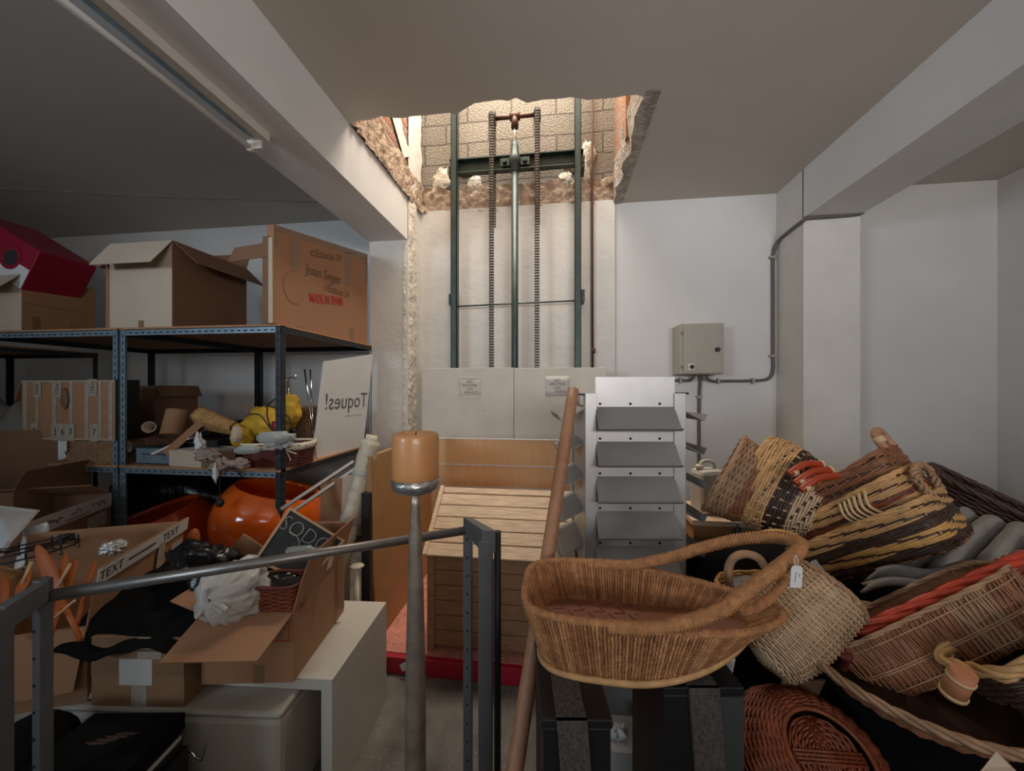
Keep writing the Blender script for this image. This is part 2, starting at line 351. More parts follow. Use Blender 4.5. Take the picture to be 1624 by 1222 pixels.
def wrapped(mb, path, r, pitch, mi=0, n=9, closed=False, rip=0.13):   # rod bound round and round with cord
    path = [sor(p) for p in path]; L = [0]
    for a, b in zip(path, path[1:]): L.append(L[-1] + (b - a).length)
    tot = L[-1]; cnt = max(4, int(tot / pitch)) * 3; pts = []; rs = []; i = 0
    for q in range(cnt + 1):
        d = tot * q / cnt
        while i < len(L) - 2 and L[i + 1] < d: i += 1
        t = (d - L[i]) / max(1e-9, L[i + 1] - L[i]); pts.append(path[i].lerp(path[i + 1], t)); rs.append(r * (1 - rip + 2 * rip * (q % 3 != 0)))
    mb.tube(pts, rs, n, mi, closed=closed)
def superel(a, b, p=3.0):
    def f(th):
        c, s_ = math.cos(th), math.sin(th); k = (abs(c) ** p + abs(s_) ** p) ** (-1 / p)
        return Vector((a * c * k, b * s_ * k, 0))
    return f
# =====================================================================  ROOM
CZ = 3.125; YB = 3.4; YP = 3.07; XL, XR = -6.2, 3.5; YF = -3.1
struct('floor', MB().bb((XL - .2, YF - .2, -.12), (XR + .2, YB + .2, 0)), M['concrete'])
struct('wall_back', MB().bb((XL - .2, YB, 0), (XR + .2, YB + .18, CZ)), M['plaster'])
struct('wall_left', MB().bb((XL - .2, YF, 0), (XL, YB, CZ)), M['plaster'])
struct('wall_right', MB().bb((XR, YF, 0), (XR + .2, YB, CZ)), M['plaster'])
wf = MB()
wf.bb((XL - .2, YF - .2, 0), (-5.0, YF, CZ)); wf.bb((-3.0, YF - .2, 0), (-0.7, YF, CZ)); wf.bb((2.7, YF - .2, 0), (XR + .2, YF, CZ))
wf.bb((-5.0, YF - .2, 0), (-3.0, YF, 1.7)); wf.bb((-5.0, YF - .2, 2.7), (-3.0, YF, CZ)); wf.bb((-0.7, YF - .2, 2.6), (2.7, YF, CZ)); wf.bb((-0.7, YF - .2, 0), (2.7, YF, 1.4))  # raised sill under the unseen rear opening, added to keep low things dark
struct('wall_front', wf, M['plaster'])
BL0, BL1 = -1.665, -1.31      # left beam / pillar
BR0, BR1 = 1.86, 2.25         # right beam / pillar
BZ = 2.755
SX0, SX1, SY0 = -1.31, 0.515, 2.16     # the broken opening for the lift shaft
T = .24
ce = MB()
ce.bb((XL - .2, YF - .2, CZ), (XR + .2, 2.02, CZ + T)); ce.bb((XL - .2, 2.02, CZ), (SX0, YB + .18, CZ + T)); ce.bb((SX1 + .05, 2.02, CZ), (XR + .2, YB + .18, CZ + T))
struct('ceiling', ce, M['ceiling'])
edge = [(557, 196), (572, 191), (588, 190), (604, 184), (622, 187), (640, 187), (655, 184), (672, 183), (690, 181), (712, 179), (724, 181), (738, 172), (752, 164), (770, 161), (790, 158), (806, 160), (818, 155), (836, 163), (862, 158), (884, 157), (905, 154), (930, 158), (952, 157), (975, 155), (990, 152), (1010, 150), (1020, 154), (1035, 151)]
poly = [PZ(a, b, CZ) for a, b in edge]
poly[0].x = SX0; poly[-1].x = SX1 + .05
rim = MB()
for a, b in zip(poly, poly[1:]):
    q = [Vector((a.x, 2.02, CZ)), Vector((b.x, 2.02, CZ)), b, a]
    rim.hexa(q + [v + Vector((0, 0, T)) for v in q])
struct('trim_1', rim, M['ceiling'])
# ragged concrete lip left where the slab was cut, right-hand side
lip = MB(); pr = None
for i in range(15):
    y = SY0 - .02 + (YB - SY0 + .02) * i / 14
    xa = SX1 - .035 + random.uniform(-.018, .018); zz = CZ - random.uniform(.004, .012)
    c = [Vector((xa, y, CZ + T)), Vector((xa + random.uniform(.0, .03), y, zz)), Vector((SX1 + .06, y, CZ - .002)), Vector((SX1 + .06, y, CZ + T))]
    if pr: lip.add(pr + c, [(0, 4, 5, 1), (1, 5, 6, 2), (3, 7, 4, 0)], smooth=False)
    pr = c
struct('trim_2', lip, M['slab'])
st = MB(); st.bb((BL0, YP, 0), (BL1, YB, CZ)); st.bb((BR0, YP - .02, 0), (BR1, YB, CZ))
struct('wall_pillars', st, M['rough_plaster'])
bm_ = MB(); bm_.bb((BL0, YF, BZ), (BL1, YP + .01, CZ)); bm_.bb((BR0, YF, BZ), (BR1, YP - .01, CZ))
struct('trim_beams', bm_, M['plaster'])
# rough plaster arris down the pillar beside the recess
ar = MB()
def arf(u, v):
    z = .02 + (CZ + .2) * v; n = noise.fractal(Vector((u * 3, z * 9, 2)), .8, 2, 4); a = -PI / 2 + u * PI * .62
    return (BL1 - .045 * (1 - u) ** 2 + .014 * max(0, math.sin(u * PI)) * (1 + n) + (.02 * u * u), YP - .004 - .008 * (1 + n) * math.sin(u * PI) + .16 * u * u + .012 * n * u, z)
ar.grid(arf, 10, 240)
struct('trim_3', ar, M['crumbly'])
# plastered backing of the recess, 3 cm proud of the wall on the right
struct('wall_recess', MB().bb((SX0, YB - .03, 0), (SX1 - .01, YB, CZ + .02)), M['rough_plaster'])
# shaft above the ceiling
ZT = 5.3
struct('wall_shaft_back', MB().bb((SX0 - .1, YB, CZ + .2), (SX1 + .1, YB + .18, ZT)), M['block'])
rb = MB()
rb.grid(lambda u, v: (SX0 + (SX1 - SX0) * u, YB - .012 - .05 * abs(noise.noise(Vector((u * 14, v * 3, 3)))) - .02 * noise.noise(Vector((u * 50, v * 9, 1))), CZ - .01 + .03 * noise.noise(Vector((u * 9, 0, 7))) + v * (.24 + .05 * noise.noise(Vector((u * 8, 1, 0))))), 90, 12)
struct('trim_4', rb, M['rubble'])
sw = MB(); sw.bb((SX0 - .15, SY0 - .1, CZ + T), (SX0, YB + .1, ZT))
struct('wall_shaft_left', sw, M['brick'])
struct('wall_shaft_right', MB().bb((SX1 - .01, SY0 - .1, CZ + T), (SX1 + .15, YB + .1, ZT)), M['brick'])
struct('wall_shaft_front', MB().bb((SX0 - .15, SY0 - .35, CZ + T), (SX1 + .15, SY0 - .1, ZT)), M['slab'])
# slab edge on the left, above the beam, broken plaster over brick
def sl(u, v):
    y = SY0 + (YB - SY0) * u; k = .035 * noise.noise(Vector((u * 16, v * 3, 0))) + .02 * noise.noise(Vector((u * 50, v * 9, 4)))
    return (SX0 + .012 + abs(k) * 1.2, y, CZ - .01 + v * (.26 + .10 * noise.noise(Vector((u * 6, 0, 2)))))
struct('trim_5', MB().grid(sl, 70, 10), M['rubble'])
pst = MB()
pst.grid(lambda u, v: (SX0 + .012 + .006 * noise.noise(Vector((u * 9, v * 30, 0))), YB - .34 + u * (.30 + .06 * noise.noise(Vector((0, v * 9, 1)))), CZ + .1 + v * 1.5), 8, 50)
pst.grid(lambda u, v: (SX0 + .014, SY0 + .05 + v * .75 + u * (.14 + .06 * noise.noise(Vector((0, v * 9, 1)))), CZ + .9 - v * .62 + .1 * u), 8, 40)
struct('trim_6', pst, M['rough_plaster'])
# timber lining of the shaft on the right
tb = MB(); tb.bb((SX1 - .045, SY0 + .02, CZ + .10), (SX1 - .01, SY0 + .09, ZT)); tb.bb((SX1 - .04, SY0 + .5, CZ + .1), (SX1 - .01, SY0 + .55, ZT))
struct('trim_7', tb, M['woodpole'])
# plaster dabs round the rail fixings
dab = MB()
for i, (px, py, a, b) in enumerate([(700, 288, .07, .09), (742, 268, .09, .05), (752, 290, .05, .06), (905, 262, .05, .05), (932, 245, .05, .09), (928, 275, .04, .12), (898, 285, .05, .05), (928, 470, .04, .06), (735, 479, .05, .015)]):
    c = PY(px, py, YB - .005); dab.blob(c, (a * 1.25, .016, b * 1.3), i, .5, 2.2, 20, 12)
struct('trim_8', dab, M['crumbly'])
# hairline joint across the left bay's ceiling
j = MB(); j.tube([Vector((*PZ(a, b, CZ).xy, CZ)) for a, b in [(-60, 293), (0, 298), (150, 306), (300, 313), (430, 317), (503, 320)]], .004, 5)
struct('trim_9', j, M['slab'])

# =====================================================================  HYDRAULIC LIFT
lt = thing('goods_lift', 'dark green hydraulic goods lift mast with rails, ram and two chains in the open shaft', 'lift', (-.38, 3.22, 0))
for x in (-.55, .55):
    g = MB(); g.bb((x - .028, -.03, .1), (x + .028, -.018, 4.75)); g.bb((x - .028, -.03, .1), (x - .022, .05, 4.75)); g.bb((x + .022, -.03, .1), (x + .028, .05, 4.75))
    rl = g.build('guide_rail', M['green'], lt, bevel=.001)
    for z in (2.26, 3.42):
        b = MB(); b.bb((x - .055 if x < 0 else x + .028, -.0, z - .05), (x - .028 if x < 0 else x + .06, .155, z + .05)); b.build('wall_bracket', M['green'], rl)
g = MB(); g.tube([(0, 0, .1), (0, 0, 3.42)], .031, 20); g.build('ram_cylinder', M['green'], lt)
g = MB(); g.lathe([(.030, 3.36), (.042, 3.37), (.044, 3.43), (.052, 3.44), (.052, 3.50), (.040, 3.52), (.032, 3.60), (.022, 3.64)], 20); g.build('gland_nut', M['green'], lt)
g = MB(); g.tube([(0, 0, 3.6), (0, 0, 3.80)], .017, 16); g.build('piston_rod', M['chrome'], lt)
g = MB(); g.tube([(0, 0, 3.76), (0, 0, 3.86)], .032, 16); g.tube([(-.045, 0, 3.86), (.045, 0, 3.86)], .034, 14); g.build('rod_head', M['rust'], lt)
g = MB(); g.tube([(-.2, 0, 3.86), (.2, 0, 3.86)], .018, 12); g.build('crossbar', M['rust'], lt)
g = MB(); g.bb((-.6, .05, 3.40), (.6, .06, 3.53)); g.bb((-.6, .0, 3.40), (.6, .06, 3.41)); g.bb((-.6, .0, 3.52), (.6, .06, 3.53)); g.build('cross_beam', M['green'], lt)
g = MB(); g.bb((-.13, .0, 3.43), (.13, .012, 3.50)); g.tube([(-.09, -.03, 3.465), (-.09, .0, 3.465)], .02, 8); g.tube([(.09, -.03, 3.465), (.09, .0, 3.465)], .02, 8); g.build('clamp_plate', M['green'], lt)
g = MB(); g.tube([(-.53, .03, 2.2), (.53, .03, 2.22)], .007, 8); g.build('tie_bar', M['green'], lt)
for x in (-.2, .2):
    g = MB()
    for k in range(14):
        a = 2 * PI * k / 14; g.box((x, .045 * math.cos(a), 3.86 + .045 * math.sin(a)), (.03, .012, .012), X=None)
    g.tube([(x - .02, 0, 3.86), (x + .02, 0, 3.86)], .05, 20); g.tube([(x - .028, 0, 3.86), (x - .022, 0, 3.86)], .062, 20); g.tube([(x + .022, 0, 3.86), (x + .028, 0, 3.86)], .062, 20)
    g.build('sprocket', M['chain'], lt)
    g = MB(); z = .1; k = 0
    while z < 3.86:
        for yy in (-.055,) + ((.055,) if z > 2.9 else ()):
            g.tube([(x - .021, yy, z), (x + .021, yy, z)], .0075, 6)
            for xx in ((-.0195, -.0075, .0075, .0195) if k % 2 else (-.0155, -.0035, .0035, .0155)): g.box((x + xx, yy, z + .012), (.0028, .014, .032))
        z += .0235; k += 1
    g.build('roller_chain', M['chain'], lt)
g = MB(); g.tube([PY(940, 580, 3.33) + Vector((0, 0, -.4)), PY(939, 330, 3.33), Vector((.305, 3.33, 4.9))], .011, 10); g.tube([PY(941, 560, 3.33), PY(941, 552, 3.33)], .018, 10)
solo('riser_pipe', g, M['rust'], 'thin brown riser pipe on the recess wall right of the lift rail', 'pipe')

# =====================================================================  BOARDS BEHIND
YW = 3.02
for i, (x0, x1) in enumerate(((-1.16, -.366), (-.362, .385))):
    o = solo('white_board', MB().bb((x0, YW, 0), (x1, YW + .018, 1.625 - .004 * i)), M['board'], ('left' if i == 0 else 'right') + ' off-white board in front of the lift mast, behind ' + ('the candle stand' if i == 0 else 'the leaning wooden pole'), 'board', bevel=.002)
    c = PY(745 if i == 0 else 884, 614 if i == 0 else 612, YW)
    pp = MB(); pw, ph = .098, .082
    pp.grid(lambda u, v: (c.x + (u - .5) * pw * 2, YW - .0006 - .009 * max(0, .5 - u) * max(0, .6 - v) * (3 if i else .5), c.z + (v - .5) * ph * 2), 6, 4)
    nt_ = tag(pp.build('paper_notice', M['board'] if i == 0 else M['label'], loc=c, solid=.001), ('yellowed' if i == 0 else 'white') + ' paper notice NO APOYAR LAS MANOS on the ' + ('left' if i == 0 else 'right') + ' board', 'notice', 'paper notices on the boards')
    tx = MB()
    for k, wd in enumerate(('NO', 'APOYAR', 'LAS', 'MANOS')):
        tx.text(wd, .034, Matrix.Translation((c.x + (.012 if k == 3 else 0), YW - .0022, c.z + .046 - .03 * k)) @ Matrix.Rotation(PI / 2, 4, 'X'))
    o2 = tx.build('lettering', M['pencil'], None); o2.parent = nt_; o2.location = -c
    if i == 0:
        fr = MB()
        for (a, b, cc, dd) in ((-pw, -ph, pw, -ph + .003), (-pw, ph - .003, pw, ph), (-pw, -ph, -pw + .003, ph), (pw - .003, -ph, pw, ph)): fr.bb((a, -.004, b), (cc, -.001, dd))
        o3 = fr.build('border', M['paper'], None); o3.parent = nt_
sw_ = thing('slatwall_panel', 'beech slatwall panel with two silver grooves standing on the red platform', 'wall panel', (-.35, 2.93, .1))
g = MB(); zz = [0, .22, .45, .57, .745, .925, 1.045 - .1 + .02]
for a, b in zip([0.0, .30, .555, .735], [.29, .545, .725, .94]): g.bb((-.86, -.01, a), (.86, .01, b))
g.bb((-.86, .0, 0), (.86, .012, .94)); g.build('panel', M['beech'], sw_, bevel=.0015)
g = MB()
for z in (.29, .545, .725): g.bb((-.86, -.012, z), (.86, -.0, z + .009))
g.bb((-.86, -.012, .938), (.86, .012, .944)); g.build('groove_trim', M['whitep'], sw_)
# red platform
pl = thing('lift_platform', 'low red platform with pink paint-spattered deck under the pine crate', 'platform', (-.5, 2.4, 0))
MB().bb((-.58, -.63, 0), (.57, .56, .085)).build('frame', M['red'], pl, bevel=.004)
MB().bb((-.575, -.60, .085), (.565, .565, .09)).build('deck', M['pink'], pl)
q = PZ(640, 1062, .1); g = MB(); g.slab([(-.03, 0, 0), (.035, -.0, .035), (.02, 0, .07), (-.045, 0, .03)][::-1], .002)
o = g.build('torn_label', M['paper'], loc=None); o.location = (q.x - .01, 1.755, .03); tag(o, 'torn white sticker hanging on the red platform edge', 'sticker')
# crate with sloping slatted lid
cr = thing('slatted_crate', 'wooden crate with sloping pale pine slatted lid and dark plank front', 'crate', (-.30, 1.84, .09))
W0, W1 = -.375, .345
fz = .505
for k in range(6):
    a = .03 + k * .078; MB().bb((W0 + .035, .0, a), (W1, .018, a + .074)).build('front_plank', M['pinedark'], cr, bevel=.002)
MB().bb((W0, -.012, 0), (W0 + .04, .02, fz)).build('corner_post', M['pinedark'], cr, bevel=.002)
MB().bb((W1 - .04, -.012, 0), (W1, .02, fz)).build('corner_post', M['pinedark'], cr, bevel=.002)
g = MB(); g.hexa([(W0, .02, 0), (W0 + .02, .02, 0), (W0 + .02, .28, 0), (W0, .28, 0), (W0, .02, fz - .02), (W0 + .02, .02, fz - .02), (W0 + .02, .28, .74), (W0, .28, .74)]); g.build('side_panel', M['pinedark'], cr)
g = MB(); g.hexa([(W1 - .02, .02, 0), (W1, .02, 0), (W1, .28, 0), (W1 - .02, .28, 0), (W1 - .02, .02, fz - .02), (W1, .02, fz - .02), (W1, .28, .74), (W1 - .02, .28, .74)]); g.build('side_panel', M['pinedark'], cr)
MB().bb((W0, .27, 0), (W1, .285, .74)).build('back_panel', M['pinedark'], cr)
lm = frame((0, -.03, fz), (1, 0, 0), (0, -.285, .26)) ; LL = math.hypot(.30, .285)
lm = frame((0, -.035, fz - .005), (1, 0, 0), (0, -.75, .82)); LL = .40
ld = MB()
for k in range(5):
    a = .002 + k * .072; MB().bb((W0 - .01, a, .0), (W1 + .04, a + .066, .016), X=lm).build('lid_slat', M['pine'], cr, bevel=.002)
MB().bb((W0 + .0, .365, -.0), (W1 + .04, .40, .016), X=lm).build('lid_slat', M['pine'], cr, bevel=.002)
MB().bb((W0 - .012, .0, .016), (W0 + .012, .405, .026), X=lm).build('lid_batten', M['pine'], cr, bevel=.002)
# brown board standing edge-on beside the platform
g = MB(); g.hexa([(-.985, 1.83, .09), (-.955, 1.83, .09), (-.955, 2.72, .09), (-.985, 2.72, .09), (-1.015, 1.83, 1.09), (-.985, 1.83, 1.09), (-.985, 2.72, 1.09), (-1.015, 2.72, 1.09)])
solo('brown_board', g, M['boardbrown'], 'tall brown hardboard sheet standing on edge left of the candle stand', 'board', bevel=.002)
g = MB(); a = P(579, 782, 1.9); g.bb((a.x - .022, a.y, 0), (a.x + .024, a.y + .03, a.z)); solo('black_post', g, M['black'], 'black square post standing between the wrapped roll and brown board', 'post', bevel=.003)
# cream wrapped roll
p0 = PZ(533, 1100, 0.02); p1 = P(590, 690, 2.0)
p0 = Vector((-1.23, 1.72, .03))
rl = thing('wrapped_roll', 'cream plastic-wrapped long roll leaning upright beside the pillar', 'roll', p0)
g = MB(); pts = []; rs = []
for k in range(60):
    t = k / 59; pts.append(p0.lerp(p1, t)); rs.append((.050 + .008 * noise.noise(Vector((k * .5, 0, 0)))) * (1 - .12 * t) * (1.12 if t > .84 else 1) * (1 if k < 58 else .6))
g.tube(pts, rs, 14); g.build('roll', M['cream'], rl, world=True)
for t in (.62, .83):
    q = p0.lerp(p1, t); d_ = (p1 - p0).normalized(); g = MB(); g.tube([q - d_ * .012, q + d_ * .012], .055, 14); g.build('strap', M['glass'], rl, world=True)

# =====================================================================  STRIP LIGHT, ELECTRICS
a, b = Vector((-1.52, 1.0, BZ)), Vector((-1.52, -.6, BZ))
q = PZ(416, 222, BZ - .03); fx, fy = q.x, q.y
fl = thing('strip_light', 'white fluorescent strip light fixed under the left ceiling beam', 'light', (fx, fy - .75, BZ))
MB().bb((-.03, -.75, -.045), (.045, .75, 0)).build('housing', M['white'], fl, bevel=.004)
MB().tube([(-.055, -.74, -.075), (-.055, .735, -.075)], .014, 14).build('tube', M['paper'], fl)
for y in (-.74, .735):
    g = MB(); g.box((-.03, y, -.06), (.08, .014, .05)); g.tube([(-.055, y - .01, -.075), (-.055, y + .01, -.075)], .019, 12); g.build('lamp_holder', M['white'], fl, bevel=.003)
MB().bb((-.028, -.7, -.047), (.0, .7, -.0455)).build('reflector', M['rackm'], fl)
eb = thing('control_box', 'grey-beige metal control box with a rotary switch mounted on the back wall', 'electrical box', (1.18, 3.3, 1.57))
MB().bb((-.172, -.1, 0), (.172, .1, .42)).build('enclosure', M['steelbox'], eb, bevel=.006)
dr = MB().bb((-.150, -.115, .006), (.168, -.1, .414)).build('door', M['steelbox'], eb, bevel=.004)
g = MB(); g.box((.115, -.118, .20), (.034, .006, .034), X=TR((0, 0, 0))); g.tube([(.118, -.118, .20), (.118, -.128, .20)], .018, 14); g.build('lock', M['black'], dr)
g = MB(); g.box((-.085, -.117, .06), (.05, .004, .05)); sp = g.build('switch_plate', M['whitep'], dr, bevel=.002)
g = MB(); g.tube([(-.085, -.119, .06), (-.085, -.135, .06)], .016, 16); g.box((-.085, -.14, .06), (.008, .014, .036)); lab(g.build('switch_knob', M['black'], dr), 'black rotary switch knob')
g = MB()
for z in (.07, .35): g.tube([(-.158, -.112, z - .02), (-.158, -.112, z + .02)], .007, 8)
g.build('hinge', M['steelbox'], dr)
def conduit(name, pts, label, r=.013, clips=()):
    t = thing(name, label, 'conduit', pts[0]); g = MB(); g.tube(spline(pts, 8), r, 10); g.build('tube', M['conduit'], t, world=True)
    for c, ax in clips:
        g = MB(); g.box(c, (.05, .03, .018) if ax == 'v' else (.018, .03, .05)); g.build('clip', M['steelbox'], t, world=True)
    return t
Y3 = YB - .018
conduit('conduit', [PY(1120, 592, 3.3), PY(1121, 599, 3.32), PY(1130, 604, 3.37), PY(1150, 604, Y3), PY(1205, 603, Y3), PY(1221, 598, Y3), PY(1226, 585, Y3), PY(1226, 560, Y3), PY(1226, 470, Y3), PY(1226, 410, Y3), PY(1229, 393, Y3 - .01)], 'grey conduit from the control box up the corner of the back wall', clips=[(PY(1139, 604, Y3), 'h'), (PY(1194, 604, Y3), 'h'), (PY(1225, 564, Y3), 'v'), (PY(1225, 408, Y3), 'v')])
ux = BR0 - .012
conduit('cable', [PY(1228, 395, Y3 - .012), PX(1236, 380, ux), PX(1250, 368, ux), PX(1264, 357, ux), PX(1275, 349, ux), Vector((BR0 + .02, YP - .035, BZ - .012)), Vector((BR0 + .2, YP - .035, BZ - .008)), Vector((BR1 - .02, YP - .035, BZ - .0)), Vector((BR1 + .01, YP - .03, BZ + .02))], 'grey cables bundled under the right beam across the pillar', r=.014)
conduit('conduit', [PY(1101, 592, 3.3), PY(1100, 598, 3.32), PY(1093, 603, 3.37), PY(1080, 603, Y3), PY(1040, 603, Y3)], 'short grey conduit leaving the control box to the left', clips=[(PY(1079, 603, Y3), 'h')])
conduit('conduit', [PY(1111, 592, 3.33), PY(1111, 600, 3.37), PY(1109, 640, Y3), PY(1109, 720, Y3), PY(1109, 800, Y3), PY(1107, 830, Y3), Vector((PY(1107, 830, Y3).x, Y3, .02))], 'grey conduit dropping straight down from the control box', clips=[(PY(1109, 629, Y3), 'v')])

# =====================================================================  SHELVING
def angle(mb, a, b, d1, d2, wd=.035, t=.002, mi=0, hi=1):
    a = sor(a); b = sor(b); d1 = sor(d1); d2 = sor(d2); L = (b - a).length; ax = (b - a) / L
    for e, nn in ((d1, d2), (d2, d1)):
        q = [a, b, b + e * wd, a + e * wd]; mb.add(q + [p + nn * t for p in q], [(0, 1, 2, 3), (7, 6, 5, 4), (0, 4, 5, 1), (1, 5, 6, 2), (2, 6, 7, 3), (3, 7, 4, 0)], mi)
        k = int(L / .045)
        for i in range(k):
            c = a + ax * (.03 + i * .045) + e * wd * .55
            for off in (-.0006, t + .0006):
                cc = c + nn * off; u = ax * .011; v = e * .0035; mb.add([cc - u - v, cc + u - v, cc + u + v, cc - u + v], [(0, 1, 2, 3)], hi)
def rack(x0, x1, y0, y1, levels, label, dark=False):
    t = thing('shelving_unit', label, 'shelving', ((x0 + x1) / 2, y0, 0), 'slotted angle shelving units along the back wall')
    top = levels[0]
    for (x, y, sx, sy) in ((x0, y0, 1, 1), (x1, y0, -1, 1), (x0, y1, 1, -1), (x1, y1, -1, -1)):
        g = MB(); angle(g, (x, y, 0), (x, y, top), (sx, 0, 0), (0, sy, 0), .038); g.build('post', [M['rackm'] if y == y0 and not (dark and x == x1) else M['rack_shade'], M['hole']], t, world=True)
    for z in levels:
        for (a, b, d) in (((x0, y0 + .003), (x1, y0 + .003), (0, 1, 0)), ((x0, y1 - .003), (x1, y1 - .003), (0, -1, 0)), ((x0 + .003, y0), (x0 + .003, y1), (1, 0, 0)), ((x1 - .003, y0), (x1 - .003, y1), (-1, 0, 0))):
            g = MB(); angle(g, (*a, z - .006), (*b, z - .006), (0, 0, -1), d, .036); g.build('shelf_rail', [M['rackm'] if d == (0, 1, 0) else M['rack_shade'], M['hole']], t, world=True)
        MB().bb((x0 - .0, y0 - .006, z - .005), (x1 + .0, y1 + .006, z + .007)).build('shelf_board', M['chip'], t, world=True)
    g = MB()
    for (x, s_) in ((x0, 1), (x1, -1)): g.add([(x, y0 - .001, top - .045), (x + s_ * .07, y0 - .001, top - .045), (x, y0 - .001, top - .11)], [(0, 1, 2)])
    return t
Z1, Z2, Z3 = 1.83, .955, .12
rack(-2.77, -1.645, 2.0, 3.1, (Z1, Z2), 'slotted angle shelving unit nearest the pillar, orange bowl chair underneath', True)
rack(-3.93, -2.785, 2.0, 3.1, (Z1, Z2), 'slotted angle shelving unit at left, taped carton on its middle shelf')
rack(-5.6, -4.55, 2.1, 3.1, (Z1 - .03, Z2, Z3), 'slotted angle shelving unit furthest left, mostly outside the frame')
Z1 += .0075; Z2 += .0075
# =====================================================================  CARTONS
def carton(name, label, X, w, d, h, m='card', flaps={}, closed=False, front=None, tapes=(), t=.006, cat='box', group=None):
    o = thing(name, label, cat, X, group); mm = M[m]; g = MB()
    g.bb((-w / 2, -d / 2, 0), (w / 2, d / 2, t)); g.bb((-w / 2, d / 2 - t, t), (w / 2, d / 2, h))
    g.bb((-w / 2, -d / 2, t), (-w / 2 + t, d / 2 - t, h)); g.bb((w / 2 - t, -d / 2, t), (w / 2, d / 2 - t, h)); g.bb((-w / 2 + t, -d / 2, t), (w / 2 - t, -d / 2 + t, h), 1)
    if closed: g.bb((-w / 2 + t, -d / 2 + t, h - t), (w / 2 - t, d / 2 - t, h))
    g.build('carton_body', [mm, M[front or m]], o)
    for k, v in flaps.items():
        a, L = v[0], v[1]; fm = M[v[2]] if len(v) > 2 else mm
        n, half, off = {'f': ((0, -1, 0), w / 2, d / 2), 'b': ((0, 1, 0), w / 2, d / 2), 'l': ((-1, 0, 0), d / 2, w / 2), 'r': ((1, 0, 0), d / 2, w / 2)}[k]
        n = Vector(n); s_ = Vector((n.y, -n.x, 0)) * -1; D = n * math.sin(R(a)) + Vector((0, 0, math.cos(R(a)))); hp = n * off + Vector((0, 0, h))
        bend = (D + n * .10).normalized()
        A = hp - s_ * half; B = hp + s_ * half; m1 = D * L * .55; m2 = m1 + (bend if a < 100 else D) * L * .45; ins = s_ * .012
        nn = D.cross(s_).normalized() * .004; g = MB()
        for (p, q, r_, u_) in ((A, B, B + m1 - ins * .5, A + m1 + ins * .5), (A + m1 + ins * .5, B + m1 - ins * .5, B + m2 - ins, A + m2 + ins)): g.hexa([p, q, r_, u_, p + nn, q + nn, r_ + nn, u_ + nn])
        g.build('flap', fm, o)
    for (face, x0, z0, x1, z1, tm) in tapes:   # rectangles on faces, in face coordinates
        g = MB(); e = .0015 if tm != 'label' else .0022
        if face == 'f': g.bb((x0, -d / 2 - e, z0), (x1, -d / 2, z1))
        if face == 'r': g.bb((w / 2, x0, z0), (w / 2 + e, x1, z1))
        if face == 't': g.bb((x0, z0, h), (x1, z1, h + e))
        g.build('label' if tm in ('label', 'paper') else 'tape', M[tm], o)
    return o
def lettering(parent, body, size, X, m='ink', sx=1.0, shear=0.0, name='lettering', th=0.0):
    g = MB(); g.text(body, size, X, sx=sx, shear=shear, th=th); return g.build(name, M[m], parent)
FX = Matrix.Rotation(PI / 2, 4, 'X')                        # text facing -y
def onr(x, y, z, a=0): return Matrix.Translation((x, y, z)) @ Matrix.Rotation(PI / 2, 4, 'Z') @ Matrix.Rotation(PI / 2, 4, 'X') @ Matrix.Rotation(R(a), 4, 'Z')
def onf(x, y, z, a=0): return Matrix.Translation((x, y, z)) @ FX @ Matrix.Rotation(R(a), 4, 'Z')

# ---- top shelf
carton('carton', 'large open carton with white front and brown side on the top shelf', TR((-2.655, 2.31, Z1)), .46, .555, .55, 'card_dark', {'f': (146, .21, 'card_pale'), 'r': (132, .22), 'b': (20, .15)}, front='card_pale', tapes=[('f', -.02, 0, .02, .05, 'tape'), ('f', -.235, 0, -.222, .55, 'card_pale')])
carton('carton', 'brown carton with raised flap tucked behind the large white-fronted carton', TR((-2.99, 2.37, Z1)), .19, .45, .48, 'card_or', {'f': (120, .10), 'l': (110, .08)})
carton('carton', 'half-open brown carton carrying the crimson box at the shelf end', TR((-3.92, 2.27, Z1)), .54, .40, .40, 'card', {'f': (140, .17, 'card_pale')}, front='card_pale', tapes=[('r', -.15, 0, -.11, .12, 'tape'), ('r', .05, 0, .10, .10, 'tape'), ('r', -.2, .20, .2, .204, 'tape')])
cb = thing('crimson_box', 'crimson printed box lying tilted on the brown carton, top shelf', 'box', TR((-3.80, 2.22, Z1 + .52), 0, 30, 2))
MB().bb((-.36, -.16, -.13), (.24, .16, .17)).build('body', M['magenta'], cb, bevel=.003)
g = MB(); g.bb((-.355, -.162, -.125), (.235, -.16, .02)); g.build('white_band', M['paper'], cb)
g = MB(); g.tube([(-.20, -.167, .02), (-.20, -.160, .02)], .10, 32, X=None); g.tube([(.06, -.166, .03), (.06, -.16, .03)], .085, 32, 1); g.tube([(.07, -.168, .03), (.07, -.166, .03)], .055, 24, 2)
lab(g.build('printed_picture', [M['magl'], M['magenta'], M['ink']], cb), 'round pink and black printed picture')
MB().bb((-.34, -.1615, .10), (-.16, -.16, .165)).build('label', M['label'], cb)
